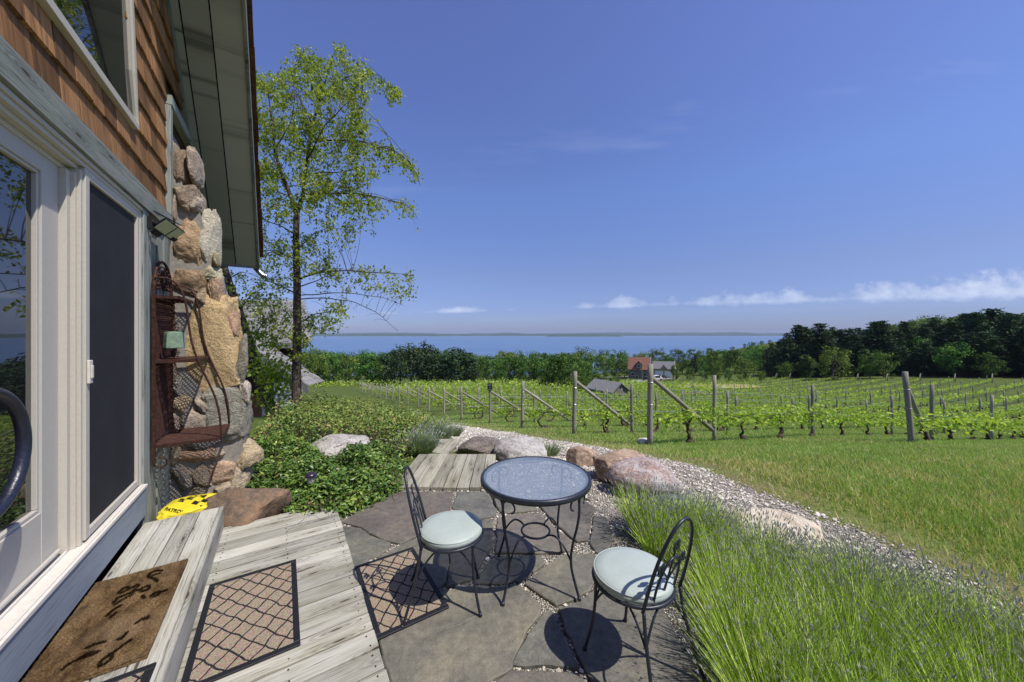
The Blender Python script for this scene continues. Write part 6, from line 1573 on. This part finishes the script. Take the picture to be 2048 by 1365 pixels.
b.bx(X_-3.7, X_+4.2, d-.92, d-.78, o[2]+.55, o[2]+.66); tag(b.build('wooden_fence', M['darkwood'], None, o), 'low dark wooden rail fence in front of the small shed', 'fence')
# house
d = 166.; X_ = (1279-CX)/F*d; zb = HC-(757-HY)/F*d-.8; o = (X_, d, zb); ho = thing('farmhouse', 'distant tan house with red-brown roof and a front dormer', 'house', o)
zr = HC-(715.5-HY)/F*d; ze = HC-(736-HY)/F*d
T, w_, r_ = gable(ho, o, X_, d, 8.8, 7.4, zb, ze, zr, -.42, M['house'], M['redroof'], .5)
b = MB(); b.prof(T([(-4.42, -3.72, zb), (4.42, -3.72, zb), (4.42, -3.72, ze-.4), (-4.42, -3.72, ze-.4)]), (0, .01, 0)); b.build('porch_wall', M['stonewall'], ho, o)
b = MB(); zd = ze+.3
b.add(T([(-1.4, -4., ze-.3), (1.4, -4., ze-.3), (1.4, -4., zd+1.6), (0, -4., zd+3.), (-1.4, -4., zd+1.6), (-1.4, -.6, ze), (1.4, -.6, ze), (1.4, -.6, zd+1.6), (0, -.6, zd+3.), (-1.4, -.6, zd+1.6)]), [np.array([[0, 1, 2, 3, 4]]), np.array([[0, 4, 9, 5], [1, 6, 7, 2]])]); dm = b.build('dormer', M['stonewall'], ho, o)
b = MB()
for sg in (-1, 1): b.prof(T([(0, -4.4, zd+3.15), (sg*1.75, -4.4, zd+1.45), (sg*1.75, -.3, zd+1.45), (0, -.3, zd+3.15)]), (0, 0, .15))
b.build('dormer_roof', M['redroof'], dm, o)
for (x, y, z, ww, hh) in ((0, -4.03, zd+.9, 1.1, 1.3), (-2.8, -3.76, zb+3.1, 1.2, 1.2), (2.6, -3.76, zb+3.1, 1.2, 1.2), (-.9, -3.76, zb+1.3, 1.2, 1.9), (2.4, -3.76, zb+1.2, 1.4, 1.6)):
    b = MB(); b.prof(T([(x-ww/2-.12, y, z-hh/2-.12), (x+ww/2+.12, y, z-hh/2-.12), (x+ww/2+.12, y, z+hh/2+.12), (x-ww/2-.12, y, z+hh/2+.12)]), (0, -.02, 0)); wf = b.build('window', M['white'], ho, o)
    b = MB(); b.prof(T([(x-ww/2, y-.05, z-hh/2), (x+ww/2, y-.05, z-hh/2), (x+ww/2, y-.05, z+hh/2), (x-ww/2, y-.05, z+hh/2)]), (0, -.02, 0)); b.build('pane', M['carglass'], wf, o)
for (y, z, ww, hh) in ((0.4, ze+1.2, 1.4, 1.2), (-1.2, zb+3.4, 1., 1.4), (1.2, zb+1.2, 1.5, 2.), (-1.4, zb+1., 1.4, 1.9)):
    b = MB(); b.prof(T([(4.42, y-ww/2-.12, z-hh/2-.12), (4.42, y+ww/2+.12, z-hh/2-.12), (4.42, y+ww/2+.12, z+hh/2+.12), (4.42, y-ww/2-.12, z+hh/2+.12)]), (.02, 0, 0)); wf = b.build('window', M['white'], ho, o)
    b = MB(); b.prof(T([(4.46, y-ww/2, z-hh/2), (4.46, y+ww/2, z-hh/2), (4.46, y+ww/2, z+hh/2), (4.46, y-ww/2, z+hh/2)]), (.02, 0, 0)); b.build('pane', M['carglass'], wf, o)
b = MB(); c_ = T([(1.0, 0.6, 0)])[0]; b.bx(c_[0]-.4, c_[0]+.4, c_[1]-.4, c_[1]+.4, zr-.8, zr+.9); b.build('chimney', M['redroof'], r_, o)
b = MB()
for sg in (-1, 1): b.prof(T([(4.95, 0, zr+.02), (4.95, sg*4.2, ze-.42), (4.95, sg*4.2, ze-.10), (4.95, 0, zr+.35)]), (.06, 0, 0))
b.build('gable_trim', M['white'], ho, o)
# garage
d = 160.; X_ = (1327-CX)/F*d; zb = HC-(750-HY)/F*d-.6; o = (X_, d, zb); ga = thing('garage', 'distant tan garage with grey roof and two white doors', 'garage', o)
zr = HC-(724-HY)/F*d; ze = HC-(736-HY)/F*d
T, w_, r_ = gable(ga, o, X_, d, 8.4, 7., zb, ze, zr, -.38, M['house'], M['greyroof2'], .45)
for x in (-1.95, 1.95):
    b = MB(); b.prof(T([(x-1.6, -3.52, zb), (x+1.6, -3.52, zb), (x+1.6, -3.52, zb+2.6), (x-1.6, -3.52, zb+2.6)]), (0, -.05, 0)); gd = b.build('door', M['white'], ga, o)
b = MB(); b.add(T([(-1.5, -4.1, ze-.1), (1.5, -4.1, ze-.1), (0, -4.1, ze+1.7), (-1.5, -1.2, ze), (1.5, -1.2, ze), (0, -1.2, ze+1.7)]), [np.array([[0, 1, 2]]), np.array([[0, 2, 5, 3], [1, 4, 5, 2]])]); b.build('dormer', M['greyroof2'], ga, o)
b = MB()
for sg in (-1, 1): b.prof(T([(4.66, 0, zr+.02), (4.66, sg*3.95, ze-.40), (4.66, sg*3.95, ze-.14), (4.66, 0, zr+.3)]), (.06, 0, 0))
b.build('gable_trim', M['white'], ga, o)
b = MB(); b.prof(T([(4.22, -.9, zb+.9), (4.22, -.2, zb+.9), (4.22, -.2, zb+2.2), (4.22, -.9, zb+2.2)]), (.03, 0, 0)); b.build('window', M['white'], ga, o)
# cars
def car(px, d, rot, paint, name, label, van=False):
    X_ = (px-CX)/F*d; zb = g1(X_, d)+.35; o = (X_, d, zb); t = thing(name, label, 'car', o, rotz=rot)
    L, W_, hh = (4.6, 1.8, 1.45) if not van else (5.4, 1.95, 1.9)
    pr = [(-L/2, .3), (L/2, .3), (L/2, .75), (L/2-.9, .88), (L/2-1.6, hh), (-L/2+.9, hh), (-L/2+.1, .95)] if not van else [(-L/2, .35), (L/2, .35), (L/2, .95), (L/2-1.1, 1.05), (L/2-1.7, hh), (L/2-3.4, hh), (L/2-3.5, 1.15), (-L/2, 1.15)]
    b = MB(); b.prof([(x, -W_/2, z) for x, z in pr], (0, W_, 0)); b.build('body', paint, t, bevel=.06)
    b = MB()
    for y in (-W_/2-.012, W_/2+.002): b.prof([(L/2-1.15, y, .95), (L/2-1.68, y, hh-.1), (-L/2+1.0 if not van else L/2-3.3, y, hh-.1), (-L/2+.5 if not van else L/2-3.4, y, .98)], (0, .01, 0))
    b.prof([(L/2-.93, -W_/2+.1, .93), (L/2-.93, W_/2-.1, .93), (L/2-1.55, W_/2-.15, hh-.06), (L/2-1.55, -W_/2+.15, hh-.06)], (.03, 0, .03)); b.build('window', M['carglass'], t)
    for x in (-L/2+.85, L/2-.9):
        for y in (-W_/2, W_/2):
            b = MB(); A = np.linspace(0, 2*PI, 14, endpoint=False); b.prof([(x+.33*math.cos(a_), y-.1, .33+.33*math.sin(a_)) for a_ in A], (0, .2, 0)); b.build('wheel', M['tyre'], t)
car(1324, 150, .5, M['carblack'], 'parked_car', 'dark car parked in front of the white garage doors')
car(1311, 140, .2, M['carwhite'], 'pickup_truck', 'white pickup truck parked below the garage', True)
car(1296, 138, 2.6, M['carblack'], 'parked_car', 'dark car parked beside the white pickup, half hidden by a post')
# pole, roads, straw patch, stones
d = 146.; X_ = (1284-CX)/F*d; b = MB(); b.tube([(X_, d, g1(X_, d)-.3), (X_, d, g1(X_, d)+7.6)], .11, 7); b.tube([(X_-.7, d, g1(X_, d)+7.), (X_+.7, d, g1(X_, d)+7.)], .06, 5); tag(b.build('utility_pole', M['post'], None, (X_, d, g1(X_, d))), 'thin wooden utility pole in front of the red-roofed house', 'pole')
def strip(name, pts, wd, dz=.25):
    pts = np.asarray(pts, float); q = resample(np.c_[pts, np.zeros(len(pts))], 60)[:, :2]; t_ = np.gradient(q, axis=0); t_ /= np.linalg.norm(t_, axis=1)[:, None]; nr_ = np.stack([-t_[:, 1], t_[:, 0]], 1)
    V = []
    for k in np.linspace(-.5, .5, 5): p_ = q+nr_*wd*k; V.append(np.c_[p_, gz(p_[:, 0], p_[:, 1])+dz])
    V = np.concatenate(V); i = np.arange(59); b = MB(); b.add(V, np.concatenate([np.stack([i+60*r_, i+1+60*r_, i+1+60*(r_+1), i+60*(r_+1)], 1) for r_ in range(4)])); return tag(b.build(name, M['asphalt'], smooth=True), kind='structure')
strip('road', [P(1120, 0, 178)[:2], P(1180, 0, 176)[:2], P(1240, 0, 182)[:2], P(1262, 0, 184)[:2]], 5.)
strip('driveway', [P(1250, 0, 128)[:2], P(1284, 0, 140)[:2], P(1310, 0, 146)[:2], P(1345, 0, 152)[:2]], 7.)
k = np.linspace(0, 2*PI, 40, endpoint=False); cxy = P(1440, 0, 100)[:2]; sheet('straw_patch', np.stack([cxy[0]+10.5*np.cos(k)*(1+.15*np.sin(3*k)), cxy[1]+13*np.sin(k)*(1+.12*np.cos(2*k))], 1), M['straw'], .09, .7, edge=.6)
for i, (px, d, s_) in enumerate(((1372, 66, .8), (1380, 66.5, .9), (1388, 66, .7), (1396, 67, 1.0), (1404, 66.4, .9), (1412, 66.8, .8), (1384, 66.2, .6), (1420, 66.5, .7))):
    X_ = (px-CX)/F*d; V, Fc = rock((s_*1.4, s_, s_*.8), 300+i, 3, 6); b = MB(); o = (X_, d, g1(X_, d)); b.add(V+np.array(o)+np.array([0, 0, s_*.25]), Fc); tag(b.build('field_stone', RK['shaggy'], None, o, smooth=True), 'dark stone in the heap at the far end of the vines', 'stone', 'dark stones heaped by the vines')
for i, (px, d, s_) in enumerate(((1366, 92, .8), (1374, 92, 1.0), (1438, 90, .7), (1448, 91, .8), (1412, 90, .5))):
    X_ = (px-CX)/F*d; V, Fc = rock((s_*2, s_, s_*.7), 330+i, 3, 6); b = MB(); o = (X_, d, g1(X_, d)); b.add(V+np.array(o)+np.array([0, 0, s_*.2]), Fc); tag(b.build('field_stone', RK['pale'], None, o, smooth=True), 'pale stone lying at the edge of the straw patch', 'stone', 'pale stones by the straw patch')
# ------------------------------------------------------------------ outbuilding beyond the birch
d = 14.; gx = lambda px, d_=14.: (px-CX)/F*d_
zg = lambda py, d_=14.: HC-(py-HY)/F*d_
o = (-9.5, 15., g1(-9.5, 15.)-.5); ob = thing('outbuilding', 'weathered grey-shingled outbuilding with a lean-to roof behind the birch', 'building', o)
b = MB(); b.prism([(-16, 14.5), (gx(603, 14.5), 14.5), (gx(588, 17), 17), (-16, 17)], o[2]-.5, zg(692)); b.build('wall', M['darkwood'], ob, o)
b = MB(); y0, y1, za, zb_ = 13.9, 17.2, zg(688), zg(688)+2.0
nr_ = 13
for r_ in range(nr_):
    f0, f1 = r_/nr_, (r_+1.25)/nr_; x = -16.; 
    xm = gx(619-16*f0, y0+(y1-y0)*f0)
    while x < xm:
        wd = random.uniform(.14, .26); ya, yb = y0+(y1-y0)*f0, y0+(y1-y0)*f1
        b.prof([(x, ya, za+(zb_-za)*f0+.03), (min(x+wd-.012, xm), ya, za+(zb_-za)*f0+.03), (min(x+wd-.012, xm), yb, za+(zb_-za)*f1+.006), (x, yb, za+(zb_-za)*f1+.006)], (0, 0, .018), rnd=random.random()); x += wd
rf = b.build('roof', M['greyroof'], ob, o)
b = MB(); b.prof([(-16, y0+.04, za-.005), (gx(617), y0+.04, za-.005), (gx(601, y1), y1, zb_-.01), (-16, y1, zb_-.01)], (0, 0, -.05)); b.bx(-16, gx(618), y0-.02, y0+.035, za-.17, za+.03); b.build('eave_board', M['green'], rf, o)
# lean-to: a roof sloping down to the right, open below
xa, za1, xb, zb1 = gx(520, 13), zg(688, 13), gx(636, 13), zg(768, 13)
b = MB(); nr_ = 11
for r_ in range(nr_):
    f0, f1 = r_/nr_, (r_+1.3)/nr_; y = 12.4
    while y < 13.3:
        wd = random.uniform(.14, .26); xx0, xx1 = xb+(xa-xb)*f0, xb+(xa-xb)*f1
        b.prof([(xx0, y, zb1+(za1-zb1)*f0+.03), (xx0, y+wd-.012, zb1+(za1-zb1)*f0+.03), (xx1, y+wd-.012, zb1+(za1-zb1)*f1+.006), (xx1, y, zb1+(za1-zb1)*f1+.006)], (0, 0, .018), rnd=random.random()); y += wd
lr = b.build('lean_to_roof', M['greyroof'], ob, o)
b = MB(); b.prof([(xa, 12.36, za1-.28), (xb, 12.36, zb1-.28), (xb, 12.36, zb1+.03), (xa, 12.36, za1+.03)], (0, .04, 0)); b.build('verge_board', M['green'], lr, o)
b = MB(); b.bx(gx(600, 13)-.08, gx(600, 13)+.08, 12.5, 12.66, g1(-8, 12.6)-.3, zg(745, 13)); b.build('corner_post', M['green'], ob, o)
o2 = (gx(566, 11.5), 11.5, g1(gx(566, 11.5), 11.5)-.2); gt = thing('wooden_gate', 'weathered grey vertical-board gate below the lean-to roof', 'gate', o2)
b = MB(); x = gx(530, 11.5)
while x < gx(604, 11.5): b.bx(x, x+.145, 11.5, 11.53, o2[2], zg(772, 11.5)-.02*random.random()); x += .152
b.build('board_panel', M['green'], gt, o2); b = MB(); b.bx(gx(530, 11.5), gx(606, 11.5), 11.455, 11.498, zg(779, 11.5)-.08, zg(779, 11.5)); b.build('rail', M['green'], gt, o2); b = MB(); b.bx(gx(530, 11.5), gx(606, 11.5), 11.455, 11.498, zg(825, 11.5)-.08, zg(825, 11.5)); b.build('rail', M['green'], gt, o2)
# white slatted bench by the gate
d = 9.8; X_ = gx(561, d); o3 = (X_, d, g1(X_, d)); bn = thing('slatted_bench', 'small white slatted bench half hidden between the birch trunks', 'bench', o3)
b = MB()
for k in range(4): b.bx(X_-.34, X_+.34, d-.28+k*.14, d-.17+k*.14, o3[2]+.40, o3[2]+.43)
b.build('seat', M['white'], bn, o3); b = MB()
for k in range(4): b.box((X_, d+.32+k*.03, o3[2]+.55+k*.13), (.68, .03, .09))
b.build('backrest', M['white'], bn, o3)
for sx in (-.3, .3):
    for sy in (-.24, .24): b = MB(); b.bx(X_+sx-.03, X_+sx+.03, d+sy-.03, d+sy+.03, o3[2]-.05, o3[2]+.40 if sy < 0 else o3[2]+1.0); b.build('leg', M['white'], bn, o3)
for i, (px, py, d, s_) in enumerate(((628, 790, 13.5, .5), (642, 795, 13, .6), (655, 790, 13.2, .45), (650, 782, 14.5, .5), (664, 797, 12.5, .45), (672, 806, 12, .4), (636, 800, 12.6, .4))):
    X_ = gx(px, d); o = (X_, d, g1(X_, d)); V, Fc = rock((s_*1.4, s_, s_*.7), 360+i, 3, 6); b = MB(); b.add(V+np.array(o)+np.array([0, 0, s_*.2]), Fc); tag(b.build('border_stone', RK['pale'], None, o, smooth=True), 'pale limestone in the rock border beyond the birch', 'stone', 'pale rock border beyond the birch')
d = 15.; X_ = gx(616, d); o = (X_, d, g1(X_, d)); fp = thing('red_flowers', 'small patch of red flowers beside the outbuilding', 'flowers', o); n = 260; c = np.array(o)+np.stack([rng.normal(0, .26, n), rng.normal(0, .25, n), .35+.12*rng.random(n)], 1)
b = MB(); b.leaves(c, rng.normal(size=(n, 3)), rng.normal(size=(n, 3))+np.array([0, 0, 1.]), .09, .08, rng.random(n)); b.build('blooms', M['red'], fp, o); b = MB(); c2 = np.array(o)+np.stack([rng.normal(0, .26, n), rng.normal(0, .25, n), .3*rng.random(n)], 1); b.leaves(c2, rng.normal(size=(n, 3)), rng.normal(size=(n, 3)), .12, .07, rng.random(n)); b.build('foliage', M['thicket'], fp, o)
# air
if HAZE > 0:
    t = NT('haze_air'); v = t.n('VolumePrincipled', {'Color': (.62, .74, .95, 1), 'Density': HAZE}); t.t.links.new(v.outputs[0], t.out.inputs['Volume'])
    b = MB(); b.bx(-15000, 15000, -400, 12500, -100, 75); tag(b.build('haze', t.m), 'thin blue summer haze over lake and fields', 'haze', kind='stuff')
